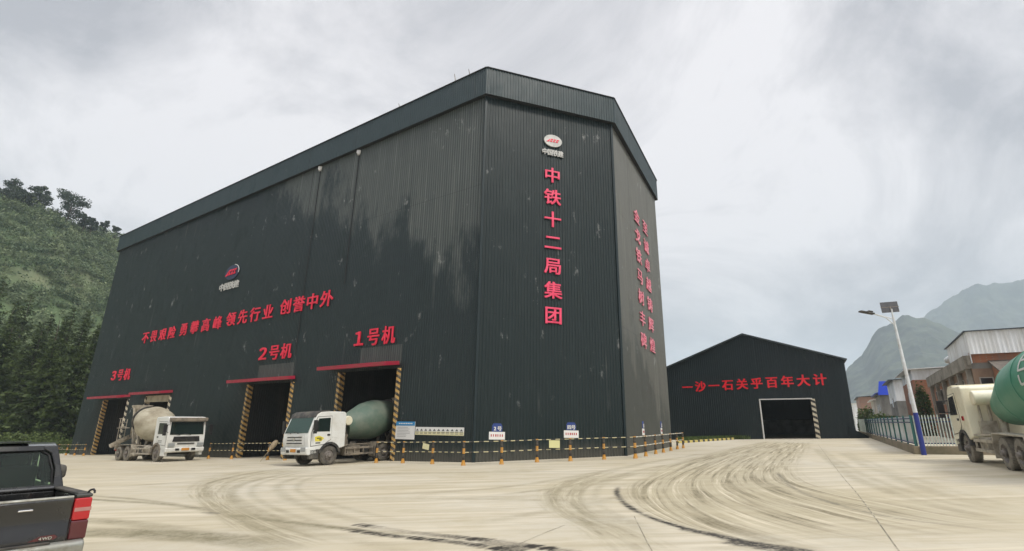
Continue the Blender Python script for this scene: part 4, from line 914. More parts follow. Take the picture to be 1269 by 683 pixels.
    for s_ in (-1, 1): q.bar((dx0 - .03, s_ * .42, .98), (dx0 + .12, s_ * .30, 1.9), .16); q.bar((dx0 + .42, s_ * .42, .98), (dx0 + .22, s_ * .30, 1.7), .10)
    q.box((dx0 + .12, 0, 1.55), (.3, .9, .12)); q.build('front_pedestal', frame_mat, t)
    xr = (o_d + ax_d * 3.68 * f); q = MB()
    for s_ in (-1, 1):
        q.bar((xr.x - .55, s_ * .42, .98), (xr.x - .05, s_ * .62, xr.z - .62), .16); q.bar((xr.x + .55, s_ * .42, .98), (xr.x + .05, s_ * .62, xr.z - .62), .14)
        q.tube((xr.x - .1, s_ * .55, xr.z - .80), (xr.x + .1, s_ * .55, xr.z - .76), .13, .13, 12)
        q.bar((xr.x - .55, s_ * .42, .98), (xr.x - 1.15, s_ * .55, xr.z + .9), .12)
    q.box((xr.x - .05, 0, xr.z - .95), (.2, 1.3, .16)); q.build('rear_stand', frame_mat, t)
    rr_ = o_d + ax_d * Ld; q = MB()                       # loading hopper above the mouth
    hx, hz = rr_.x - .28, rr_.z + .28
    V = [(hx - .45, -.55, hz + .62), (hx + .50, -.55, hz + .62), (hx + .50, .55, hz + .62), (hx - .45, .55, hz + .62), (hx - .12, -.22, hz - .1), (hx + .28, -.22, hz - .1), (hx + .28, .22, hz - .1), (hx - .12, .22, hz - .1)]
    q.add(V, [(0, 1, 5, 4), (1, 2, 6, 5), (2, 3, 7, 6), (3, 0, 4, 7)]); o = q.build('hopper', frame_mat, t); so = o.modifiers.new('thick', 'SOLIDIFY'); so.thickness = .03
    q = MB(); V = []                                      # discharge trough below
    for (x, z, w) in ((rr_.x - .15, rr_.z - .35, .62), (rr_.x - .75, rr_.z - 1.05, .5), (rr_.x - 1.0, 1.55, .36)):
        V += [(x - .12, s_ * w * .5 * c_, z + h_) for s_, c_, h_ in ((-1, 1, .25), (-1, .55, .05), (0, 0, 0), (1, .55, .05), (1, 1, .25))]
    q.add(V, [(r * 5 + k, r * 5 + k + 1, r * 5 + k + 6, r * 5 + k + 5) for r in range(2) for k in range(4)]); o = q.build('collector', frame_mat, t); so = o.modifiers.new('thick', 'SOLIDIFY'); so.thickness = .03
    q = MB(); V = []
    for (x, y, z, w) in ((rr_.x - .95, -.12, 1.62, .42), (rr_.x - 1.35, -.75, 1.20, .40), (rr_.x - 1.5, -1.15, .92, .36)):
        V += [(x, y + s_ * w * .5 * c_, z + h_) for s_, c_, h_ in ((-1, 1, .22), (-1, .6, .04), (0, 0, 0), (1, .6, .04), (1, 1, .22))]
    q.add(V, [(r * 5 + k, r * 5 + k + 1, r * 5 + k + 6, r * 5 + k + 5) for r in range(2) for k in range(4)]); o = q.build('chute', frame_mat, t); so = o.modifiers.new('thick', 'SOLIDIFY'); so.thickness = .03
    q = MB(); lx = rr_.x - 1.0                             # rear ladder and platform
    for y in (-1.05, -.60): q.tube((lx, y, 1.3), (lx + .05, y, 3.0), .025, .025, 6)
    for z in np.arange(1.5, 3.0, .32): q.tube((lx, -1.05, z), (lx, -.60, z), .02, .02, 6)
    q.build('ladder', M['frame_pale'], t)
    q = MB(); q.box((lx + .25, -.85, 2.35), (.7, .6, .04)); q.path([(lx + .55, -1.1, 2.35), (lx + .55, -1.1, 3.05), (lx - .05, -1.1, 3.05)], .02, 6); q.build('platform', M['frame_pale'], t)
    if new:
        q = MB(); q.tube((-1.36, -1.02, 2.40), (-1.36, 1.02, 2.40), .27, .27, 24); wt = q.build('water_tank', M['cream_paint'], t, smooth=True, bevel=.04)
        q = MB(); q.path([(-1.2, .85, 1.0), (-1.2, .85, 2.4)], .04, 8); q.path([(-1.12, .55, 1.1), (-1.12, .55, 2.2)], .05, 8); q.box((-1.2, .7, 1.3), (.2, .5, .5)); q.build('pipework', frame_mat, t)
    for s_ in (-1, 1):
        MB().box((-ax[1] - 1.3, s_ * .85, .78), (.06, .3, .14)).build('tail_light', M['tail_red'], t)
    return t
t1 = ground_frame(-24.85, 40.55, .824, -.567, 1.06)
mixer('white old mixer truck with cream drum parked before the far left doors', t1, M['white_paint'], M['drum_cream'], M['rubber_dusty'], M['frame_pale'], 'old', ax=(4.7, 6.1), drum_len=4.95, fat=1.04)
h2 = np.array((-.58, -.81)); h2 /= np.hypot(*h2); l2 = np.array([-h2[1], h2[0]]); c2 = np.array([-10.07, 30.54]) - 1.2 * l2
mixer('white mixer truck with dull green drum driving out of the right loading door', ground_frame(*c2, *h2), M['white_paint'], M['drum_green'], M['rubber'], M['frame_dusty'], 'mid', ax=(4.0, 5.4), steer=R(-6), glass='glass_green', band=False)
h3 = np.array((.46, .888)); h3 /= np.hypot(*h3); l3 = np.array([-h3[1], h3[0]]); c3 = np.array([18.77, 22.0]) - 1.2 * l3
t3 = mixer('cream mixer truck with bright green drum cut by the right picture edge', ground_frame(*c3, *h3, 1.03), M['cream_paint'], M['drum_bright'], M['rubber_dusty'], M['frame_pale'], 'cream', ax=(4.0, 5.36), drum_len=7.6, fat=.97, tail=3.6, tilt=8.5)
# what shows of the white lettering on the bright drum: a framed stroke mark
q = MB(); tl = R(8.5); axd = Vector((-math.cos(tl), 0, math.sin(tl))); od = Vector((-1.75, 0, 2.02))
def drum_pt(a, th, r=1.32):
    base = od + axd * a; n1 = Vector((0, 1, 0)); n2 = axd.cross(n1).normalized(); return base + n1 * r * math.cos(th) + n2 * r * math.sin(th)
dr3 = [c for c in t3.children if c.name.startswith('drum')][0]
sgn = 1 if drum_pt(2.2, R(40)).z > drum_pt(2.2, 0).z else -1
for a0_, t0_, a1_, t1_ in ((4.75, 15, 4.75, 52), (4.75, 15, 5.4, 15), (4.75, 52, 5.4, 52), (4.85, 33, 5.4, 33), (4.75, -8, 4.75, 8), (4.75, -8, 5.4, -8)):
    pts = [drum_pt(a0_ + (a1_ - a0_) * k / 8, sgn * R(t0_ + (t1_ - t0_) * k / 8), float(np.interp((a0_ + (a1_ - a0_) * k / 8) / 1.652, (1.7, 2.1, 2.5, 2.66, 3.4, 4.1), (1.145, 1.17, 1.16, 1.13, .93, .72))) * .97 + .006) for k in range(9)]
    q = MB(); V = []
    for p_ in pts:
        c_ = p_ - od; nrm_ = (c_ - axd * c_.dot(axd)).normalized(); along = (pts[-1] - pts[0]).normalized(); sd_ = nrm_.cross(along) * .032; V += [p_ - sd_, p_ + sd_, p_ + sd_ + nrm_ * .02, p_ - sd_ + nrm_ * .02]
    q.add(V, [(4 * i + k, 4 * i + (k + 1) % 4, 4 * i + 4 + (k + 1) % 4, 4 * i + 4 + k) for i in range(8) for k in range(4)]); q.build('lettering_stroke', M['sign_white'], dr3)
for s_ in (-1, 1):                                        # red side marker on the cream cab's flank
    MB().box((-.45, s_ * 1.235, 1.66), (.22, .03, .17)).build('side_marker', M['tail_red'], t3, bevel=.02)

# ------------------------------------------------------------------ black pickup, seen from behind
def pickup():
    X = at(109, 615, 1.05); th = R(139); hx, hy = math.cos(th), math.sin(th); lx, ly = -hy, hx; W = .87
    fr = ground_frame(X[0] + lx * (W - .075), X[1] + ly * (W - .075), hx, hy)
    t = empty('pickup_truck', mat=fr, label='dusty black pickup truck seen from behind at the left picture edge', cat='pickup truck')
    P_ = M['car_black']
    bedL = 1.50
    # bed: two side walls with a rounded rail, floor, headboard
    for s_ in (-1, 1):
        arch_ = [(.72 + .40 * math.cos(a), .36 + .40 * math.sin(a)) for a in np.linspace(R(8), R(172), 11)]
        poly = [(.02, .50), (.02, 1.02), (.06, 1.05), (bedL, 1.05), (bedL, .42)] + arch_
        MB().prism(poly, s_ * (W - .10), s_ * W).build('bed_side', P_, t, bevel=.025, seg=3, smooth=True)
        MB().prism([(.03, 1.052), (bedL, 1.052), (bedL, 1.085), (.10, 1.085), (.05, 1.075)], s_ * (W - .115), s_ * (W + .004)).build('bed_rail', M['car_liner'], t, bevel=.012)
        MB().prism(arch(.72, .36, .40, .47, R(5), R(175), 14), s_ * (W - .02), s_ * (W + .06)).build('wheel_flare', M['car_liner'], t, smooth=True)
        tl_ = MB(); tl_.prism([(-.028, .80), (-.028, 1.035), (.06, 1.035), (.06, .80)], s_ * (W - .155), s_ * (W + .006)); l1 = tl_.build('taillight', M['tail_red'], t, bevel=.018, seg=3)
        MB().prism([(-.030, .60), (-.030, .798), (.06, .798), (.06, .60)], s_ * (W - .155), s_ * (W + .006)).build('lower_lens', M['tail_smoke'], l1, bevel=.018, seg=3)
        MB().prism([(-.031, .895), (-.031, .935), (.04, .935), (.04, .895)], s_ * (W - .145), s_ * (W + .008)).build('lens_band', M['lens_pale'], l1)
        MB().prism([(-.02, 1.04), (-.02, 1.075), (.10, 1.08), (.10, 1.04)], s_ * (W - .15), s_ * (W + .004)).build('light_cap', P_, t, bevel=.01)
        hk = MB(); hk.path([(.09, s_ * (W - .03), 1.08), (.08, s_ * (W - .01), 1.108), (.05, s_ * (W + .012), 1.116), (.02, s_ * (W + .02), 1.10), (.01, s_ * (W + .02), 1.075)], .011, 8); hk.build('rope_hook', M['black'], t)
    MB().box((bedL / 2, 0, .60), (bedL - .02, 2 * W - .2, .05)).build('bed_floor', M['car_liner'], t)
    q = MB(); q.box((bedL - .04, 0, .82), (.05, 2 * W - .22, .44)); q.tube((bedL - .06, -W + .12, 1.07), (bedL - .06, W - .12, 1.07), .03, .03, 8); q.box((bedL - .03, 0, 1.0), (.06, 2 * W - .2, .04)); q.build('headboard', P_, t, bevel=.01)
    tg = MB(); tg.prism([(-.03, .58), (-.035, .70), (-.02, .74), (-.02, .98), (-.03, 1.0), (-.03, 1.04), (.02, 1.05), (.035, 1.03), (.035, .58)], -W + .165, W - .165); tail = tg.build('tailgate', P_, t, bevel=.012, seg=2, smooth=True)
    q = MB(); q.tube((0.0, -W + .17, 1.052), (0.0, W - .17, 1.052), .018, .018, 8); q.build('tailgate_edge', M['bumper'], tail, smooth=True)
    q = MB(); q.box((-.035, -.30, .955), (.022, .13, .022)); q.build('tailgate_handle', M['chrome'], tail, bevel=.01)
    bf = Matrix(((0, 0, -1, -.036), (-1, 0, 0, -.50), (0, 1, 0, .655), (0, 0, 0, 1)))
    bd = bpy.data.objects.new('drive_badge', MB().prism([(-.13, -.022), (.09, -.024), (.12, .0), (.09, .026), (-.03, .024)], 0, .004).mesh('drive_badge')); col.objects.link(bd)
    for v in bd.data.vertices: v.co = (v.co.x, v.co.z, v.co.y)
    bd.data.materials.append(M['tail_smoke']); bd.parent = tail; bd.matrix_local = bf
    for k, ch in enumerate('4WD'):
        o = put_char(ch, bd, -.03 + k * .042, 0, .046, .042, M['chrome'], z=.006, bold=.03, depth=.004, name='badge_letter')
    q = MB(); q.prism([(-.16, .44), (-.17, .575), (-.13, .605), (-.032, .605), (-.032, .42), (-.08, .40)], -W + .02, W - .02); bm = q.build('bumper', M['bumper'], t, bevel=.025, seg=3, smooth=True)
    MB().box((-.09, 0, .609), (.10, 1.1, .012)).build('bumper_tread', M['car_liner'], bm)
    MB().box((-.172, 0, .51), (.01, .46, .12)).build('number_plate', M['plate_blue'], bm)
    # cab
    c0 = bedL + .03; Wt = W - .13
    low = [(c0, .42), (c0, 1.065), (c0 + 2.15, 1.085), (c0 + 3.05, .98), (c0 + 3.25, .82), (c0 + 3.28, .42)]
    cab = MB().prism(low, -W, W).build('cab', P_, t, bevel=.04, seg=3, smooth=True)
    rp_ = MB(); rp_.prism([(c0 + .13, 1.575), (c0 + .15, 1.61), (c0 + .32, 1.648), (c0 + 1.2, 1.655), (c0 + 1.5, 1.62), (c0 + 1.5, 1.58)], -Wt, Wt); rp_.build('roof', P_, cab, bevel=.03, seg=3, smooth=True)
    def back(y, z, o=.0): k = (z - 1.04) / .54; return (c0 + .14 * k - o, y, z)
    for s_ in (-1, 1):
        pl = [back(s_ * (W - .02), 1.05), back(s_ * .745, 1.05), back(s_ * .735, 1.30), back(s_ * .67, 1.50), back(s_ * .58, 1.56), back(s_ * .58, 1.60), back(s_ * (Wt - .01), 1.60)]
        MB().slab(pl if s_ > 0 else pl[::-1], .05).build('rear_pillar', P_, cab, bevel=.012)
        cq = MB(); cq.add([(c0 + .0, s_ * W, 1.05), (c0 + .30, s_ * W, 1.05), (c0 + .40, s_ * Wt, 1.60), (c0 + .14, s_ * Wt, 1.60), (c0 + .0, s_ * (W - .06), 1.05), (c0 + .30, s_ * (W - .06), 1.05), (c0 + .40, s_ * (Wt - .06), 1.60), (c0 + .14, s_ * (Wt - .06), 1.60)], [(0, 1, 2, 3), (7, 6, 5, 4), (0, 4, 5, 1), (1, 5, 6, 2), (2, 6, 7, 3), (3, 7, 4, 0)]); cq.build('quarter_panel', P_, cab, bevel=.012)
        MB().bar((c0 + 1.15, s_ * (W - .03), 1.06), (c0 + 1.12, s_ * (Wt - .02), 1.60), .10, .05).build('door_pillar', P_, cab); MB().bar((c0 + 2.12, s_ * (W - .05), 1.07), (c0 + 1.46, s_ * (Wt - .03), 1.60), .07, .06).build('front_pillar', P_, cab)
    MB().slab([back(-.6, 1.05), back(.6, 1.05), back(.74, 1.05), back(.74, 1.10), back(-.74, 1.10), back(-.74, 1.05)][::-1], .04).build('rear_sill', P_, cab); MB().slab([back(-.6, 1.545), back(.6, 1.545), back(.6, 1.60), back(-.6, 1.60)][::-1], .04).build('rear_header', P_, cab)
    gw = [(-.75, 1.085), (.75, 1.085), (.735, 1.30), (.67, 1.50), (.58, 1.56), (-.58, 1.56), (-.67, 1.50), (-.735, 1.30)]
    rw = MB().slab([back(y, z, -.012) for y, z in gw][::-1], .006).build('rear_window', M['clear_glass'], cab)
    q = MB(); gp2_ = [back(y * .975, 1.32 + (z - 1.32) * .95, .006) for y, z in gw]; q.path([Vector(p) for p in gp2_ + gp2_[:1]], .014, 6); q.build('window_seal', M['black'], rw)
    MB().slab([(c0 + 2.10, -W + .10, 1.09), (c0 + 2.10, W - .10, 1.09), (c0 + 1.48, Wt - .06, 1.58), (c0 + 1.48, -Wt + .06, 1.58)], .006).build('windscreen', M['clear_glass'], cab)
    for s_ in (-1, 1):
        st_ = MB(); st_.prism([(c0 + .62, .80), (c0 + .50, 1.34), (c0 + .60, 1.36), (c0 + .76, .80)], s_ * .38 - .26, s_ * .38 + .26); so_ = st_.build('seat', M['seat_cloth'], cab, bevel=.04, seg=3, smooth=True)
        MB().box((c0 + .53, s_ * .38, 1.43), (.09, .26, .14)).build('headrest', M['seat_cloth'], so_, bevel=.035, seg=3)
    MB().prism([(c0 + 1.75, 1.0), (c0 + 1.70, 1.15), (c0 + 1.85, 1.18), (c0 + 2.1, 1.09)], -W + .1, W - .1).build('dashboard', M['car_liner'], cab)
    MB().tube((c0 + 1.46, -.06, 1.52), (c0 + 1.44, .12, 1.52), .035, .035, 8).build('interior_mirror', M['black'], cab)
    q = MB(); q.box((c0 + .42, 0, 1.668), (.5, .9, .012)); q.build('roof_panel', M['roof_sheen'], cab, bevel=.005)
    for s_ in (-1, 1):
        sw = [(c0 + .30, 1.10), (c0 + .42, 1.52), (c0 + 1.25, 1.54), (c0 + 1.85, 1.10)]
        V = [(x, s_ * (W - .02 - (z - 1.05) * .24), z) for x, z in sw]; q = MB(); q.slab(V if s_ < 0 else V[::-1], .006); q.build('side_window', M['clear_glass'], cab)
        mr = MB(); mr.prism([(-.10, 1.08), (.10, 1.06), (.13, 1.22), (.08, 1.33), (-.06, 1.36), (-.12, 1.28)], s_ * (W - .04), s_ * (W + .25), [(-.08, 1.10), (.08, 1.08), (.10, 1.2), (.06, 1.27), (-.04, 1.28), (-.09, 1.22)]); o_ = mr.build('mirror', M['frame_dark'], t, bevel=.04, seg=3, smooth=True); o_.location = (c0 + 1.5, 0, .02)
    for x in (.72, c0 + 2.62):
        for s_ in (-1, 1):
            w = MB(); w.lathe([(-.11, .21), (-.12, .29), (-.09, .355), (.09, .355), (.12, .29), (.11, .21)], (0, 0, 0), (0, s_, 0), 32, cap=False); w.lathe([(.02, .22), (.06, .10), (.09, .04)], (0, 0, 0), (0, s_, 0), 24)
            o = w.build('wheel', M['rubber'], t, smooth=True); o.location = (x, s_ * (W - .10), .355)
            r_ = MB(); r_.lathe([(.115, .22), (.06, .19), (.07, .05)], (0, 0, 0), (0, s_, 0), 20); r_.build('rim', M['rim'], o, smooth=True)
    MB().box((c0 + 1.2, 0, .36), (4.4, 1.2, .18)).build('chassis', M['frame_dark'], t)
    return t
def clear_glass():
    m = bpy.data.materials.new('tinted clear glass'); m.use_nodes = True; n, l = nodes_of(m); n.clear(); o_ = n.new('ShaderNodeOutputMaterial'); tr = n.new('ShaderNodeBsdfTransparent'); tr.inputs[0].default_value = (.62, .78, .66, 1)
    gl = n.new('ShaderNodeBsdfGlossy'); gl.inputs['Roughness'].default_value = .03; fr = n.new('ShaderNodeFresnel'); fr.inputs[0].default_value = 1.5; mx = n.new('ShaderNodeMixShader')
    l.new(fr.outputs[0], mx.inputs[0]); l.new(tr.outputs[0], mx.inputs[1]); l.new(gl.outputs[0], mx.inputs[2]); l.new(mx.outputs[0], o_.inputs[0]); return m
M['clear_glass'] = clear_glass()
M['seat_cloth'] = mat('seat cloth', (.045, .04, .032), .9)
M['lens_pale'] = mat('pale lens band', (.40, .20, .18), .2)
M['roof_sheen'] = mat('roof sheen', (.02, .02, .022), .08, spec=1.0, coat=.6)
pickup()

# ------------------------------------------------------------------ solar street lamp
lp = at(1145.3, 564); lamp = empty('street_lamp', (lp[0], lp[1], g(lp[0], lp[1])), 0, 'tall white street lamp with solar panel and dark blue lower pole by the fence corner', 'street lamp')
lz = g(lp[0], lp[1]); q = MB(); q.tube((0, 0, 0), (-.01, 0, 2.05), .115, .105, 16); q.build('pole_base', M['blue_paint'], lamp, smooth=True)
q = MB(); q.tube((-.01, 0, 2.05), (-.16, 0, 7.05), .10, .055, 16); q.tube((-.16, 0, 7.05), (-.16, 0, 7.5), .04, .04, 10); q.build('pole', M['pole_white'], lamp, smooth=True)
q = MB(); q.path([(-.14, 0, 6.6), (-.55, 0, 7.0), (-1.1, 0, 7.18)], .03, 8); q.tube((-.15, 0, 6.95), (-1.25, 0, 7.22), .032, .028, 8); q.build('arm', M['pole_white'], lamp, smooth=True)
q = MB(); q.box((-1.55, 0, 7.27), (.75, .26, .09), m=Matrix.Rotation(R(10), 3, 'Y')); q.box((-1.35, 0, 7.34), (.25, .2, .06), m=Matrix.Rotation(R(10), 3, 'Y')); q.build('lamp_head', M['frame_dark'], lamp, bevel=.03)
m_ = Matrix.Rotation(R(-18), 3, 'Z') @ Matrix.Rotation(R(38), 3, 'X'); q = MB(); q.box((-.17, .10, 7.62), (.78, .035, .62), m=Matrix.Rotation(R(-28), 3, 'Z') @ Matrix.Rotation(R(-14), 3, 'X')); sp_ = q.build('solar_panel', M['panel_cell'], lamp)
q = MB(); q.box((-.17, .09, 7.62), (.82, .03, .03), m=Matrix.Rotation(R(-28), 3, 'Z') @ Matrix.Rotation(R(-14), 3, 'X'))
q.tube((-.16, 0, 7.4), (-.17, .08, 7.62), .03, .03, 8); q.build('panel_bracket', M['frame_dusty'], sp_)

# ------------------------------------------------------------------ fence on its plinth
FC = np.array(at(1137, 563)[:2]); FL = np.array(at(1075, 541)[:2]); FR_ = np.array(at(1195, 563.5)[:2]); dF, LF = unit(FC, FL); dR, _ = unit(FC, FR_); LR = 9.0
def rot_box(mb, A, e, u0, u1, z0, z1, thick, off=0.0, slope=True):
    nn = np.array([e[1], -e[0]]); V = []
    for u in (u0, u1):
        for o in (-thick / 2, thick / 2):
            p = A + e * u + nn * (o + off); gz = g(*p)
            V += [(p[0], p[1], gz + z0), (p[0], p[1], gz + z1)]
    mb.add(V, [(0, 2, 3, 1), (4, 5, 7, 6), (0, 1, 5, 4), (2, 6, 7, 3), (0, 4, 6, 2), (1, 3, 7, 5)]); return mb
for A, e, L, lb in ((FC, dF, LF + 14, 'long mossy concrete plinth under the sheeted fence'), (FC, dR, LR, 'short concrete plinth under the white picket fence')):
    q = MB(); rot_box(q, A, e, -.1 if e is dF else .13, L, -.2, .40, .24, off=0); o = q.build('plinth', M['plinth'], bevel=.02); tag(o, lb, 'plinth', 'fence plinths')
fen = empty('sheeted_fence', (FC[0], FC[1], g(*FC)), 0, 'long teal framed metal fence backed with pale sheets running to the shed', 'fence', 'yard fences'); fi = Matrix.Translation(-fen.location)
fen2 = empty('picket_fence', (FC[0], FC[1], g(*FC)), 0, 'white picket fence with navy rails behind the street lamp', 'fence', 'yard fences')
def fb(mb, name, m, par=fen):
    o = mb.build(name, m, par); o.matrix_parent_inverse = Matrix.Translation(-par.location); return o
for u in np.arange(0, LF + .1, 3.0):
    q = MB(); rot_box(q, FC, dF, u - .04, u + .04, .4, 1.95, .08, -.0); fb(q, 'post', M['fence_teal'])
    if u + 3 <= LF + 1:
        q = MB(); rot_box(q, FC, dF, u + .06, u + 2.94, .45, 1.88, .03, .10); fb(q, 'sheet', M['sheet_pale'])
for z in (.5, 1.55, 1.74): q = MB(); rot_box(q, FC, dF, 0, LF, z, z + .06, .05, -.05); fb(q, 'rail', M['fence_blue'])
for u in np.arange(LF + .2, LF + 14, .22): q = MB(); rot_box(q, FC, dF, u - .03, u + .03, .42, 1.95, .03); fb(q, 'picket', M['picket'])
for z in (.5, 1.55, 1.74): q = MB(); rot_box(q, FC, dR, .05, LR, z, z + .06, .05, -.04); fb(q, 'rail', M['fence_blue'], fen2)
for u in np.arange(.12, LR, .125):
    q = MB(); rot_box(q, FC, dR, u - .022, u + .022, .41, 1.93, .025, .02); fb(q, 'picket', M['picket'], fen2)
for u in (0.04, 3, 6): q = MB(); rot_box(q, FC, dR, u - .05, u + .05, .4, 1.9, .09, -.0 if u > 1 else -.1); fb(q, 'post', M['fence_teal'], fen2)

# ------------------------------------------------------------------ houses beyond the fence
DH = dF; NH = np.array([dF[1], -dF[0]])                  # along the lane / away from the lane
class House:
    def __init__(s, name, label, px, e, py, cat='house'):
        A = FC + NH * e; s.u0, _ = on_line(px, A, DH, py); s.A = A + DH * s.u0; s.z = g(*s.A); s.o = empty(name, (s.A[0], s.A[1], s.z), 0, label, cat, 'village houses behind the fence'); s.inv = Matrix.Translation(-s.o.location); s.e = e
    def len_to(s, px, py): return on_line(px, s.A, DH, py)[0]
    def zat(s, py, u=0.0):                                # height at which the upright at u along the lane side reaches an image row
        x, y = s.A + DH * u; sp, cp = math.sin(PITCH), math.cos(PITCH); v = py - CY
        return CAM_H + (FPX * (x * _s + y * sp * _c) - v * y * cp) / (v * sp + FPX * _c * cp)
    def P(s, u, w, z): p = s.A + DH * u + NH * w; return (p[0], p[1], z)
    def put(s, mb, name, m, parent=None, **k):
        o = mb.build(name, m, parent or s.o, **k); o.matrix_parent_inverse = s.inv if parent is None else Matrix.Identity(4)
        if parent is not None: o.matrix_parent_inverse = Matrix.Identity(4)
        return o
    def block(s, u0, u1, w0, w1, z0, z1, mb=None):
        mb = mb or MB(); V = [s.P(u, w, z) for z in (z0, z1) for w in (w0, w1) for u in (u0, u1)]
        mb.add(V, [(0, 2, 3, 1), (4, 5, 7, 6), (0, 1, 5, 4), (2, 6, 7, 3), (0, 4, 6, 2), (1, 3, 7, 5)]); return mb
    def roof(s, pts, t=.06, mb=None):
        mb = mb or MB(); mb.slab([s.P(*p) for p in pts], t); return mb
    def window(s, face, a, z0, z1, wd, m='win_dark'):
        """face 'lane': on the w=0 plane at u=a; 'end': on the u=0 plane at w=a"""
        if face == 'lane': f = s.block(a - wd / 2, a + wd / 2, -.05, .02, z0, z1); p = s.block(a - wd / 2 + .07, a + wd / 2 - .07, -.058, -.03, z0 + .07, z1 - .07)
        else: f = s.block(-.05, .02, a - wd / 2, a + wd / 2, z0, z1); p = s.block(-.058, -.03, a - wd / 2 + .07, a + wd / 2 - .07, z0 + .07, z1 - .07)
        fo = s.put(f, 'window', M['render_pale']); p.build('pane', M[m], fo); return fo
# big two storey house at the right
h = House('brick_house', 'big brick and grey house with white tin top storey behind the cream truck', 1200, 6.0, 441); Lh = h.len_to(1153, 466); zp = h.zat(441); z0 = h.z - .3
h.put(h.block(0, Lh, 0, 16, z0, zp - .95), 'wall', M['render_brown'])
h.put(h.block(-.06, 3.0, -.05, 16, z0, zp - 3.2), 'lower_wall', M['brick_dull'])
h.put(h.block(Lh * .72, Lh + .04, -.04, 1, z0, zp - 1.2), 'end_wall', M['brick_red'])
par = MB(); h.block(-.12, Lh + .5, -.35, 0.02, zp - .95, zp - .7, par); h.block(-.12, Lh + .5, -.35, -.2, zp - .7, zp, par); h.block(-.3, -.12, -.2, .0, zp - .7, zp, par); h.put(par, 'balcony', M['concrete'])
for u in np.linspace(.3, Lh - .4, 6): h.put(h.block(u - .17, u + .17, -.30, -.02, z0, zp - .96), 'column', M['concrete'])
for u in np.linspace(1.4, Lh - 2, 7): h.window('lane', u, zp - 2.9, zp - 1.5, 1.1)
for u in np.linspace(2, Lh - 2, 5): h.window('lane', u, z0 + 1.2, z0 + 2.7, 1.2)
h.put(h.block(-.03, .3, .02, 16, zp - .97, zp - .53), 'upper_wall', M['render_grey']); h.put(h.block(-.09, .25, .04, 16, zp - .55, zp + .22), 'brick_parapet', M['brick_red'])
t0, t1_ = h.len_to(1195, 412), h.len_to(1172, 432); zS, zN = h.zat(411, t0), h.zat(432, t1_)
tin2 = MB(); A2 = np.array(h.P(t0, .06, 0)[:2]); tin2.corr(A2, NH, 0, 15.3, zp + .05, zS, .25, .03); h.put(tin2, 'tin_wall', M['tin_white'])
A3 = np.array(h.P(t1_, .06, 0)[:2]); tin3 = MB(); tin3.corr(A3, -DH, 0, t1_ - t0, zp - .6, lambda u: zN + (zS - zN) * u / (t1_ - t0), .25, .03); h.put(tin3, 'tin_wall', M['tin_white'])
h.put(h.roof([(t0 - .2, -.1, zS + .03), (t0 - .2, 16.2, zS + .03), (t1_ + .2, 16.2, zN - .0), (t1_ + .2, -.1, zN - .0)][::-1], .06), 'tin_roof', M['tin_dark'])
# lean-to with old tiles on the end wall
le = MB(); h.put(h.roof([(-4.2, 1.0, zp - 2.1), (-4.2, 14, zp - 2.1), (-.1, 14, zp - .42), (-.1, 1.0, zp - .42)], -.12), 'tile_roof', M['tile'])
h.put(h.block(-4.0, -.05, 1.3, 13.7, z0, zp - 2.3), 'lean_to_wall', M['brick_red'])
gab = MB(); gab.slab([h.P(-4.0, 1.3, zp - 2.3), h.P(-.1, 1.3, zp - 2.3), h.P(-.1, 1.3, zp - .6)][::-1], .15); h.put(gab, 'gable', M['brick_red'])
h.window('end', .7, zp - 2.7, zp - 1.6, .8)
h.put(h.block(-.9, .3, 6.6, 9.5, zp - 1.0, zp + 2.7), 'brick_pier', M['brick_dull'])
hx = h.P(Lh * .52, .6, zp - .1)                                # solar water heater on the balcony wall
sw = empty('solar_water_heater', (hx[0], hx[1], zp), math.atan2(DH[1], DH[0]), 'solar water heater with silver tank on the balcony of the big house', 'water heater')
q = MB(); q.tube((-1.9, 0, .95), (1.9, 0, .95), .30, .30, 20); q.build('tank', M['tin_white'], sw, smooth=True, bevel=.05)
q = MB()
for k in range(16): q.tube((-1.7 + k * .227, -.1, .85), (-1.7 + k * .227, -.9, .12), .04, .04, 6)
q.build('tubes', M['glass'], sw)
q = MB()
for x in (-1.6, 1.6): q.bar((x, 0, 0), (x, 0, .9), .05); q.bar((x, -.95, .02), (x, 0, .02), .05); q.bar((x, -.95, .02), (x, 0, .8), .05)
q.build('stand', M['frame_dusty'], sw)
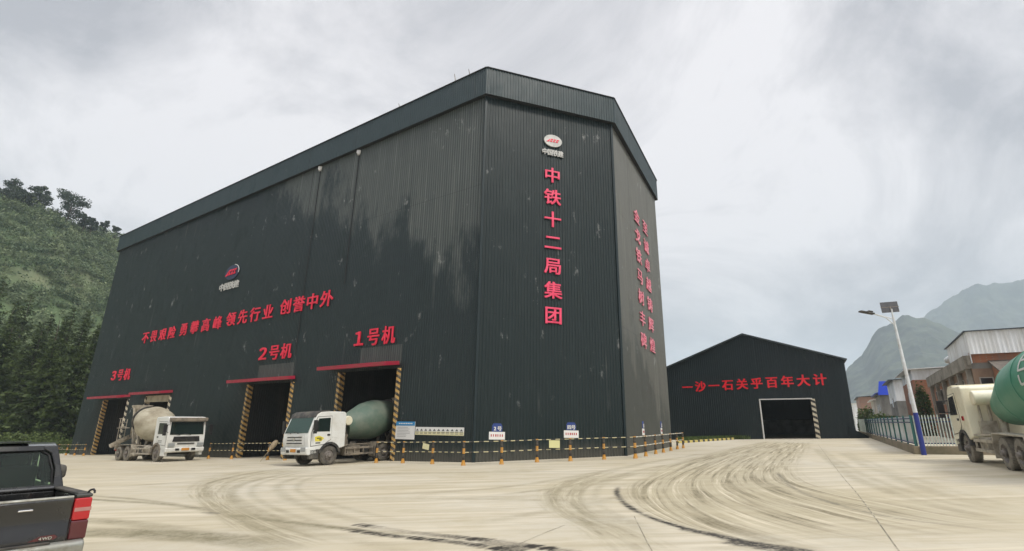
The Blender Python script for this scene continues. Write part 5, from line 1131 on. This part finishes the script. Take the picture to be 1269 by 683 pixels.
def simple_house(name, label, px0, px1, e, ytop, yroof, wall, roofm, width=9, length=None, upper=None, yup=None, slope=.5, wins=2, kind='shed', ends=1):
    h = House(name, label, px0, e, ytop); L = length or 9.0; zt = h.zat(ytop); z0 = h.z - .3
    w = width
    zu = h.zat(yup) if yup else zt
    h.put(h.block(0, L, 0, w, z0, zu), 'wall', M[wall])
    if yup: h.put(h.block(.02, L - .02, .02, w - .02, zu, zt), 'upper_wall', M[upper])
    zr = h.zat(yroof)
    if kind == 'shed': h.put(h.roof([(-.5, -.6, zt + .02), (-.5, w + .6, zt + .02 + (zr - zt)), (L + .4, w + .6, zt + .02 + (zr - zt)), (L + .4, -.6, zt + .02)][::-1], .07), 'roof', M[roofm])
    else:
        h.put(h.roof([(-.5, -.6, zt - .1), (-.5, w / 2, zr), (L + .4, w / 2, zr), (L + .4, -.6, zt - .1)][::-1], .07), 'roof', M[roofm]); h.put(h.roof([(-.5, w / 2, zr), (-.5, w + .6, zt - .1), (L + .4, w + .6, zt - .1), (L + .4, w / 2, zr)][::-1], .07), 'roof', M[roofm])
        gb = MB(); gb.slab([h.P(0, 0, zt - .02), h.P(0, w, zt - .02), h.P(0, w / 2, zr - .1)], .1); h.put(gb, 'gable', M[wall])
    for k in range(wins):
        h.window('lane', L * (k + .7) / (wins + .4), z0 + 3.9, z0 + 5.2, 1.1); h.window('lane', L * (k + .7) / (wins + .4), z0 + 1.2, z0 + 2.5, 1.1)
        if ends: h.window('end', w * (k + .6) / (wins + .3), z0 + 3.9, z0 + 5.2, .9)
    return h, L, w, zt
h2_, _, _, _ = simple_house('brick_house', 'red brick house with white tin roof right of the lamp pole', 1128, None, 5.0, 458, 454, 'brick_red', 'tin_white', length=9.0, upper='tin_white', yup=471, wins=1, ends=0)
h3_, L_, w_, zt_ = simple_house('grey_house', 'narrow grey house with pale upper panels between lamp pole and blue roof', 1106, None, 5.0, 471, 467, 'render_grey', 'tin_dark', length=9, upper='tin_white', yup=497, wins=1, ends=0)
h4_, L_, w_, zt_ = simple_house('grey_house', 'grey house under a bright blue tin roof', 1090, None, 5.0, 489, 486, 'render_grey', 'tin_dark', length=10, wins=2)
za, zc_ = h4_.zat(473), h4_.zat(490); q = MB(); q.slab([h4_.P(-.75, -.3, zc_), h4_.P(-.75, w_ + .2, zc_), h4_.P(-.35, w_ + .2, za), h4_.P(-.35, .2, za)], .05); h4_.put(q, 'tin_canopy', M['tin_blue'])
q = MB(); q.slab([h4_.P(-.3, -.8, zc_ + .3), h4_.P(-.3, w_ * .5, za), h4_.P(9, w_ * .5, za), h4_.P(9, -.8, zc_ + .3)][::-1], .08); h4_.put(q, 'tin_roof', M['tin_blue'])
simple_house('pale_house', 'brown walled house with a white awning left of the blue roof', 1082, None, 5.0, 496, 488, 'render_pale', 'tin_white', length=8, wins=2)
simple_house('brown_house', 'farther brown house with dark blue flat roof', 1064, None, 4.6, 492, 489, 'brick_dull', 'tin_dark', length=16, wins=2)
simple_house('white_house', 'farthest small white house beside the shed wall', 1056, None, 4.6, 500, 498, 'tin_white', 'tin_white', length=14, wins=2)

# ------------------------------------------------------------------ plants
def leaf_quads(C, size, n_dir=None, flat=.0, seed=0):
    """C (n,3) centres -> quads with random orientation"""
    r_ = np.random.default_rng(seed); n = len(C); a = r_.normal(size=(n, 3)); a[:, 2] *= (1 - flat); a /= np.linalg.norm(a, axis=1, keepdims=True) + 1e-9
    if n_dir is not None: a = a * .55 + n_dir; a /= np.linalg.norm(a, axis=1, keepdims=True) + 1e-9
    b = np.cross(a, r_.normal(size=(n, 3))); b /= np.linalg.norm(b, axis=1, keepdims=True) + 1e-9
    s1 = (np.asarray(size) * r_.uniform(.6, 1.3, n))[:, None]; s2 = s1 * r_.uniform(.3, .6, n)[:, None]
    V = np.stack([C - a * s1 - b * s2 * .4, C + b * s2, C + a * s1 + b * s2 * .3, C - b * s2], 1).reshape(-1, 3); F = np.arange(4 * n).reshape(n, 4); return V, F
def conifer(x, y, H_, Rb, seed, label, dens=1.0):
    r_ = np.random.default_rng(seed); z0 = g(x, y); t = empty('pine_tree', (x, y, z0), 0, label, 'tree', 'pines left of the hall')
    MB().tube((0, 0, -.3), (r_.normal() * .2, r_.normal() * .2, H_ * .97), .30, .03, 10).build('trunk', M['bark'], t)
    C, D, S, T = [], [], [], []; z = H_ * .06; bm = MB()
    while z < H_ * .985:
        f = z / H_; rad = Rb * (1 - f) ** .8 * (.75 + .5 * r_.random()) + .15; nb = 5 if f < .8 else 4; a0 = r_.random() * 6.28
        for k in range(nb):
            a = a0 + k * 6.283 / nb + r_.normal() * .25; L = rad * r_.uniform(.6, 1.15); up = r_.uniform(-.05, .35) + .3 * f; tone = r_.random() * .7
            if f < .6: bm.tube((0, 0, z), (math.cos(a) * L * .7, math.sin(a) * L * .7, z + up * L * .6), .05, .015, 4, cap=False)
            m = max(4, int(26 * dens * L / Rb * 1.2)); s = r_.random(m) ** .7
            d = np.array([math.cos(a), math.sin(a), 0]); p = np.outer(s * L, d); p[:, 2] = z + up * s * L - .35 * (s ** 2) * L * .4; p += r_.normal(size=(m, 3)) * np.array([.30, .30, .20]) * (.4 + .6 * L / Rb)
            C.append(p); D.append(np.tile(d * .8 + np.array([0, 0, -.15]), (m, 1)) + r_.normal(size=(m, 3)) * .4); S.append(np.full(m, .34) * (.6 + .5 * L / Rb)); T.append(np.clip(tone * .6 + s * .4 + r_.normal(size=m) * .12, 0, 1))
        z += H_ * .019 * r_.uniform(.7, 1.3)
    bm.build('branch', M['bark'], t)
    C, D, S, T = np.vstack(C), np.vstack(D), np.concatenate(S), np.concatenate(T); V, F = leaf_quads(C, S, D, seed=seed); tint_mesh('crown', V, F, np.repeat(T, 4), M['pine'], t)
specs = [(-8, 352, 84, 'tall dark pine cut by the left picture edge'), (6, 342, 92, 'tallest dark pine at the far left'), (24, 372, 86, 'pine second from the left edge'), (40, 362, 95, 'slim pine behind the front row at left'),
         (54, 396, 84, 'shorter pine in the middle of the left row'), (66, 386, 93, 'middle pine with pale tips'), (82, 394, 84, 'low pine before the twin tops'), (92, 378, 92, 'left one of the twin topped pines'), (111, 382, 90, 'right one of the twin topped pines'),
         (124, 402, 84, 'pine half hidden by the hall end'), (14, 400, 76, 'low bushy pine near the hedge at left'), (70, 420, 77, 'lowest pine in front of the row'), (104, 425, 77, 'low pine close to the hall end'), (134, 390, 96, 'pine mostly hidden behind the hall')]
for i, (px, py, yd, lb) in enumerate(specs):
    b = deep(px, 545, yd); tp = deep(px, py, yd); base = deep(px, 560, yd); conifer(float(tp[0]), yd, float(tp[2] - g(tp[0], yd)), 4.2 if py < 400 else 3.6, 20 + i, lb, 1.9)
def shrub(name, x, y, w, d, h_, n, size, m, label, cat, rz=0., group=None, z0=None):
    t = empty(name, (x, y, g(x, y) if z0 is None else z0), rz, label, cat, group); r_ = np.random.default_rng(int(abs(x * 31 + y * 17)))
    p = r_.random((n, 3)); p[:, 2] = p[:, 2] ** .8; env = 1 - .35 * p[:, 2] ** 3; C = np.stack([(p[:, 0] - .5) * w * env, (p[:, 1] - .5) * d * env, p[:, 2] * h_ * (1 + .2 * np.sin(p[:, 0] * w * 2.1) + .08 * r_.normal(size=n))], 1)
    V, F = leaf_quads(C, size, seed=3); tint_mesh('foliage', V, F, np.repeat(np.clip(p[:, 2] * .7 + r_.normal(size=n) * .2, 0, 1), 4), m, t)
    q = MB()
    for k in range(max(2, int(w / 1.5))): xx = (k + .5) / max(2, int(w / 1.5)) * w - w / 2; q.tube((xx, 0, 0), (xx + .1, 0, h_ * .6), .04, .02, 6)
    q.build('stem', M['bark'], t); return t
hg = deep(40, 541, 70); hc = np.array([-66.0, 74.0])
shrub('hedge', -74.0, 73.0, 46, 1.6, deep(50, 540, 73)[2] - g(-70, 73), 9000, .16, M['bush'], 'long low clipped green hedge below the pines', 'hedge', rz=R(-8))
for px, yd, hh, ww, lb in ((1098, 66, 1.9, 6, 'green bush over the fence before the blue roofed house'), (1070, 80, 3.0, 3.4, 'dark bush beside the far end of the shed'), (1084, 74, 2.2, 3, 'small bush left of the blue roofed house')):
    p = deep(px, 520, yd); shrub('bush', float(p[0]) + .5, yd, ww, 2.5, hh, 1500, .2, M['bush'], lb, 'bush', rz=math.atan2(DH[1], DH[0]))
cu = h2_.A - DH * .35; wu = on_line(1144, cu, NH, 500)[0]; cpos = cu + NH * wu
shrub('creeper', float(cpos[0]), float(cpos[1]), 1.5, .5, h2_.zat(490) - g(*cpos), 1300, .16, M['pine'], 'dark green creeper climbing the red brick wall', 'creeper', rz=math.atan2(NH[1], NH[0]))

# ------------------------------------------------------------------ hillside at the left and far mountains
def noise2(x, y, s, seed):
    r_ = np.random.default_rng(seed); G = r_.random((64, 64)); xs, ys = x / s, y / s; xi, yi = np.floor(xs).astype(int), np.floor(ys).astype(int); fx, fy = xs - xi, ys - yi; fx, fy = fx * fx * (3 - 2 * fx), fy * fy * (3 - 2 * fy)
    a, b, c, d = G[yi % 64, xi % 64], G[yi % 64, (xi + 1) % 64], G[(yi + 1) % 64, xi % 64], G[(yi + 1) % 64, (xi + 1) % 64]; return (a * (1 - fx) + b * fx) * (1 - fy) + (c * (1 - fx) + d * fx) * fy
def fbm(x, y, s, seed, o=5): return sum((noise2(x, y, s / 2 ** k, seed + k) - .5) / 1.8 ** k for k in range(o))
def height_sheet(name, X, Y, Z, m):
    ny, nx = X.shape; v = np.stack([X, Y, Z], -1).reshape(-1, 3); i = (np.arange(ny - 1)[:, None] * nx + np.arange(nx - 1)[None]).ravel(); f = np.stack([i, i + 1, i + nx + 1, i + nx], 1)
    o = tint_mesh(name, v, f, np.zeros(len(v)), m, kind='structure')
    for p in o.data.polygons: p.use_smooth = True
    return o
# hillside: a long slope whose crest runs away to the north-east
crest = [(-520, 60, 150), (-330, 110, 118), (-230, 140, 97), (-186, 170, 81.5), (-181, 176, 80.5), (-176, 182, 78.5), (-176, 200, 79), (-178, 220, 83), (-170, 250, 88), (-120, 320, 90), (-40, 420, 84), (40, 520, 70)]
CR = np.array(crest, float); s_c = np.r_[0, np.cumsum(np.linalg.norm(np.diff(CR[:, :2], axis=0), axis=1))]; tt = np.linspace(0, s_c[-1], 260); CRr = np.stack([np.interp(tt, s_c, CR[:, k]) for k in range(3)], 1)
T_ = np.gradient(CRr[:, :2], axis=0)
for _ in range(30): T_ = (T_ + np.roll(T_, 1, 0) + np.roll(T_, -1, 0)) / 3
T_ /= np.linalg.norm(T_, axis=1, keepdims=True); NN = np.stack([T_[:, 1], -T_[:, 0]], 1)
NN = NN * .5 + np.array([.62, -.62]) * .5; NN /= np.linalg.norm(NN, axis=1, keepdims=True)
W_ = 105.0; sv = np.concatenate([np.linspace(-.8, 0, 20)[:-1], np.linspace(0, 1, 90)])
Xh = CRr[None, :, 0] + NN[None, :, 0] * sv[:, None] * W_; Yh = CRr[None, :, 1] + NN[None, :, 1] * sv[:, None] * W_
prof = np.where(sv < 0, 1 + sv * .55, 1 - np.clip(sv, 0, 1) ** .92); base_z = -3.4
Zh = base_z + (CRr[None, :, 2] - base_z) * prof[:, None] + fbm(Xh, Yh, 40, 5, 4) * 9 * np.clip(sv * (1 - sv) * 4, 0, 1)[:, None]
M['hill_soil'] = mat('hill grass and soil', (.085, .13, .055), .95, col2=(.16, .17, .095), scale=.045, lo=.5, hi=.66, amount=.8)
height_sheet('hillside', Xh, Yh, Zh, M['hill_soil'])
def scatter_hill(n, seed):
    r_ = np.random.default_rng(seed); V, F, T = [], [], []; k0 = 0; C, S, TT = [], [], []
    for _ in range(n):
        j = int(r_.uniform(8, 215)); i = int(18 + 90 * r_.random()); x, y, z = Xh[i, j], Yh[i, j], Zh[i, j]
        if y < 60 or x / y < -1.75 or x / y > -.62 or (x / y < -1.2 and r_.random() < .5): continue
        row = .5 + .5 * math.sin(z * .55 + fbm(np.array([x]), np.array([y]), 60, 3, 3)[0] * 5)
        if r_.random() > .55 + .45 * row: continue
        rad = r_.uniform(1.0, 3.3) ** 1.08 * (1.25 if r_.random() < .2 else 1); m = int(46 * (rad / 1.6) ** 1.3); p = r_.normal(size=(m, 3)); p /= np.linalg.norm(p, axis=1, keepdims=True); p *= (r_.random((m, 1)) ** .4); p[:, 2] = np.abs(p[:, 2]) * .85
        tone = np.clip(r_.normal(.45, .28), 0, 1); C.append(np.array([x, y, z]) + p * rad + r_.normal(size=3) * .8 * np.array([1, 1, 0])); S.append(np.full(m, .42)); TT.append(np.clip(tone + (p[:, 2] - .4) * .25 + r_.normal(size=m) * .1, 0, 1))
    C, S, TT = np.vstack(C), np.concatenate(S), np.concatenate(TT); V, F = leaf_quads(C, S, seed=4); tint_mesh('hillside_scrub', V, F, np.repeat(TT, 4), M['hill_leaf'], kind='stuff')
scatter_hill(32000, 9)
def broadleaf(name, label, px, pbase, ptop, yd, wpx, seed, m, group):
    r_ = np.random.default_rng(seed); b = deep(px, pbase, yd); tp = deep(px, ptop, yd); H_ = float(tp[2] - b[2]); wd = wpx / FPX * yd
    t = empty(name, tuple(float(v) for v in b), 0, label, 'tree', group); q = MB(); q.tube((0, 0, -2.5), (.2, 0, H_ * .5), .35, .2, 8); q.build('trunk', M['bark'], t); q = MB(); C, S, T = [], [], []
    for k in range(26):
        a = r_.random() * 6.283; rr = math.sqrt(r_.random()) * wd * .46; zz = H_ * r_.uniform(.16, .95); lim = wd * .5 * math.sqrt(max(.08, 1 - ((zz / H_ - .55) / .5) ** 2)); rr = min(rr, lim); c = np.array([math.cos(a) * rr, math.sin(a) * rr, zz])
        q.tube((.1, 0, H_ * r_.uniform(.12, .4)), tuple(c), .08, .03, 5, cap=False); m_ = 110; p = r_.normal(size=(m_, 3)); p /= np.linalg.norm(p, axis=1, keepdims=True); p *= r_.random((m_, 1)) ** .5 * wd * r_.uniform(.12, .22); p[:, 2] *= .7
        C.append(c + p); S.append(np.full(m_, .40)); T.append(np.clip(r_.random() * .6 + p[:, 2] * .15 + r_.normal(size=m_) * .12, 0, 1))
    q.build('limb', M['bark'], t); C, S, T = np.vstack(C), np.concatenate(S), np.concatenate(T); V, F = leaf_quads(C, S, seed=seed); tint_mesh('crown', V, F, np.repeat(T, 4), m, t)
for a in (('left one of the two rounded trees on the hill crest', 47, 256, 233, 180, 27, 1), ('right broader rounded tree on the hill crest', 83, 274, 239, 184, 40, 2), ('dark tree mass on the crest at the left picture edge', 10, 250, 227, 170, 36, 3), ('low tree between the edge mass and the rounded crest trees', 29, 252, 238, 174, 20, 4),
          ('small crest tree right of the rounded trees', 112, 286, 271, 196, 13, 5), ('thin crest tree near the roof corner', 127, 289, 273, 206, 9, 6), ('last small crest tree above the roof corner', 142, 294, 279, 214, 9, 7), ('crest shrub tree just right of the broad one', 103, 283, 266, 190, 12, 8)):
    broadleaf('crest_tree', a[0], *a[1:6], a[6] + 40, M['ridge_leaf'], 'trees on the hill crest')
# mountains: ridge lines with real depth, seen through haze
def mountain(name, ridge, foot_w, back_w, seed, rough):
    RR = np.array(ridge, float); s_c = np.r_[0, np.cumsum(np.linalg.norm(np.diff(RR[:, :2], axis=0), axis=1))]; tt = np.linspace(0, s_c[-1], 420); Q_ = np.stack([np.interp(tt, s_c, RR[:, k]) for k in range(3)], 1)
    d = Q_[:, :2] / np.linalg.norm(Q_[:, :2], axis=1, keepdims=True); nn = -(d * .6 + np.array([.3, .5]) * .4); nn /= np.linalg.norm(nn, axis=1, keepdims=True)
    sv = np.concatenate([np.linspace(-1, 0, 24)[:-1], np.linspace(0, 1, 90)]); w = np.where(sv < 0, back_w, foot_w)
    X = Q_[None, :, 0] + nn[None, :, 0] * (sv * w)[:, None]; Y = Q_[None, :, 1] + nn[None, :, 1] * (sv * w)[:, None]; pf = np.where(sv < 0, 1 - np.abs(sv), 1 - sv ** .8)
    Z = -6 + (Q_[None, :, 2] + 6) * pf[:, None] + fbm(X, Y, foot_w * .5, seed, 6) * rough * (np.clip(pf * (1.02 - pf) * 4, 0.0, 1))[:, None] + fbm(X, Y, 34, seed + 9, 4) * rough * .24
    return height_sheet(name, X, Y, Z, M['mountain'])
M['mountain'] = mat('wooded mountain', (.010, .019, .014), .95, col2=(.052, .066, .042), scale=.018, lo=.44, hi=.60, detail=10)
def px_ridge(pts, yd0, yd1): return [tuple(deep(px, py, yd0 + (yd1 - yd0) * k / (len(pts) - 1))) for k, (px, py) in enumerate(pts)]
mountain('mountain', px_ridge([(985, 560), (1020, 500), (1040, 470), (1052, 455), (1060, 448), (1068, 442), (1075, 430), (1081, 418), (1088, 408), (1097, 403), (1108, 400), (1118, 392), (1126, 390.5), (1136, 393), (1146, 394), (1165, 402), (1190, 415), (1230, 440), (1300, 480)], 1300, 1100), 560, 400, 31, 34)
mountain('mountain', px_ridge([(1090, 470), (1120, 415), (1146, 392), (1156, 385), (1166, 379), (1178, 371), (1190, 362), (1200, 355), (1212, 351), (1228, 351.5), (1244, 351), (1258, 349), (1275, 345), (1320, 352), (1400, 380), (1500, 430)], 1950, 1700), 760, 500, 47, 60)

# ------------------------------------------------------------------ haze
hz = MB(); hz.box((1300, 1900, 300), (5200, 4500, 620)); ho = hz.build('haze', None)
ho['kind'] = 'stuff'; hm = bpy.data.materials.new('haze'); hm.use_nodes = True; n, l = nodes_of(hm); n.clear(); out = n.new('ShaderNodeOutputMaterial'); vol = n.new('ShaderNodeVolumePrincipled')
vol.inputs['Color'].default_value = (.68, .81, .91, 1); vol.inputs['Density'].default_value = .00033; vol.inputs['Anisotropy'].default_value = .2; l.new(vol.outputs[0], out.inputs['Volume']); ho.data.materials.append(hm)
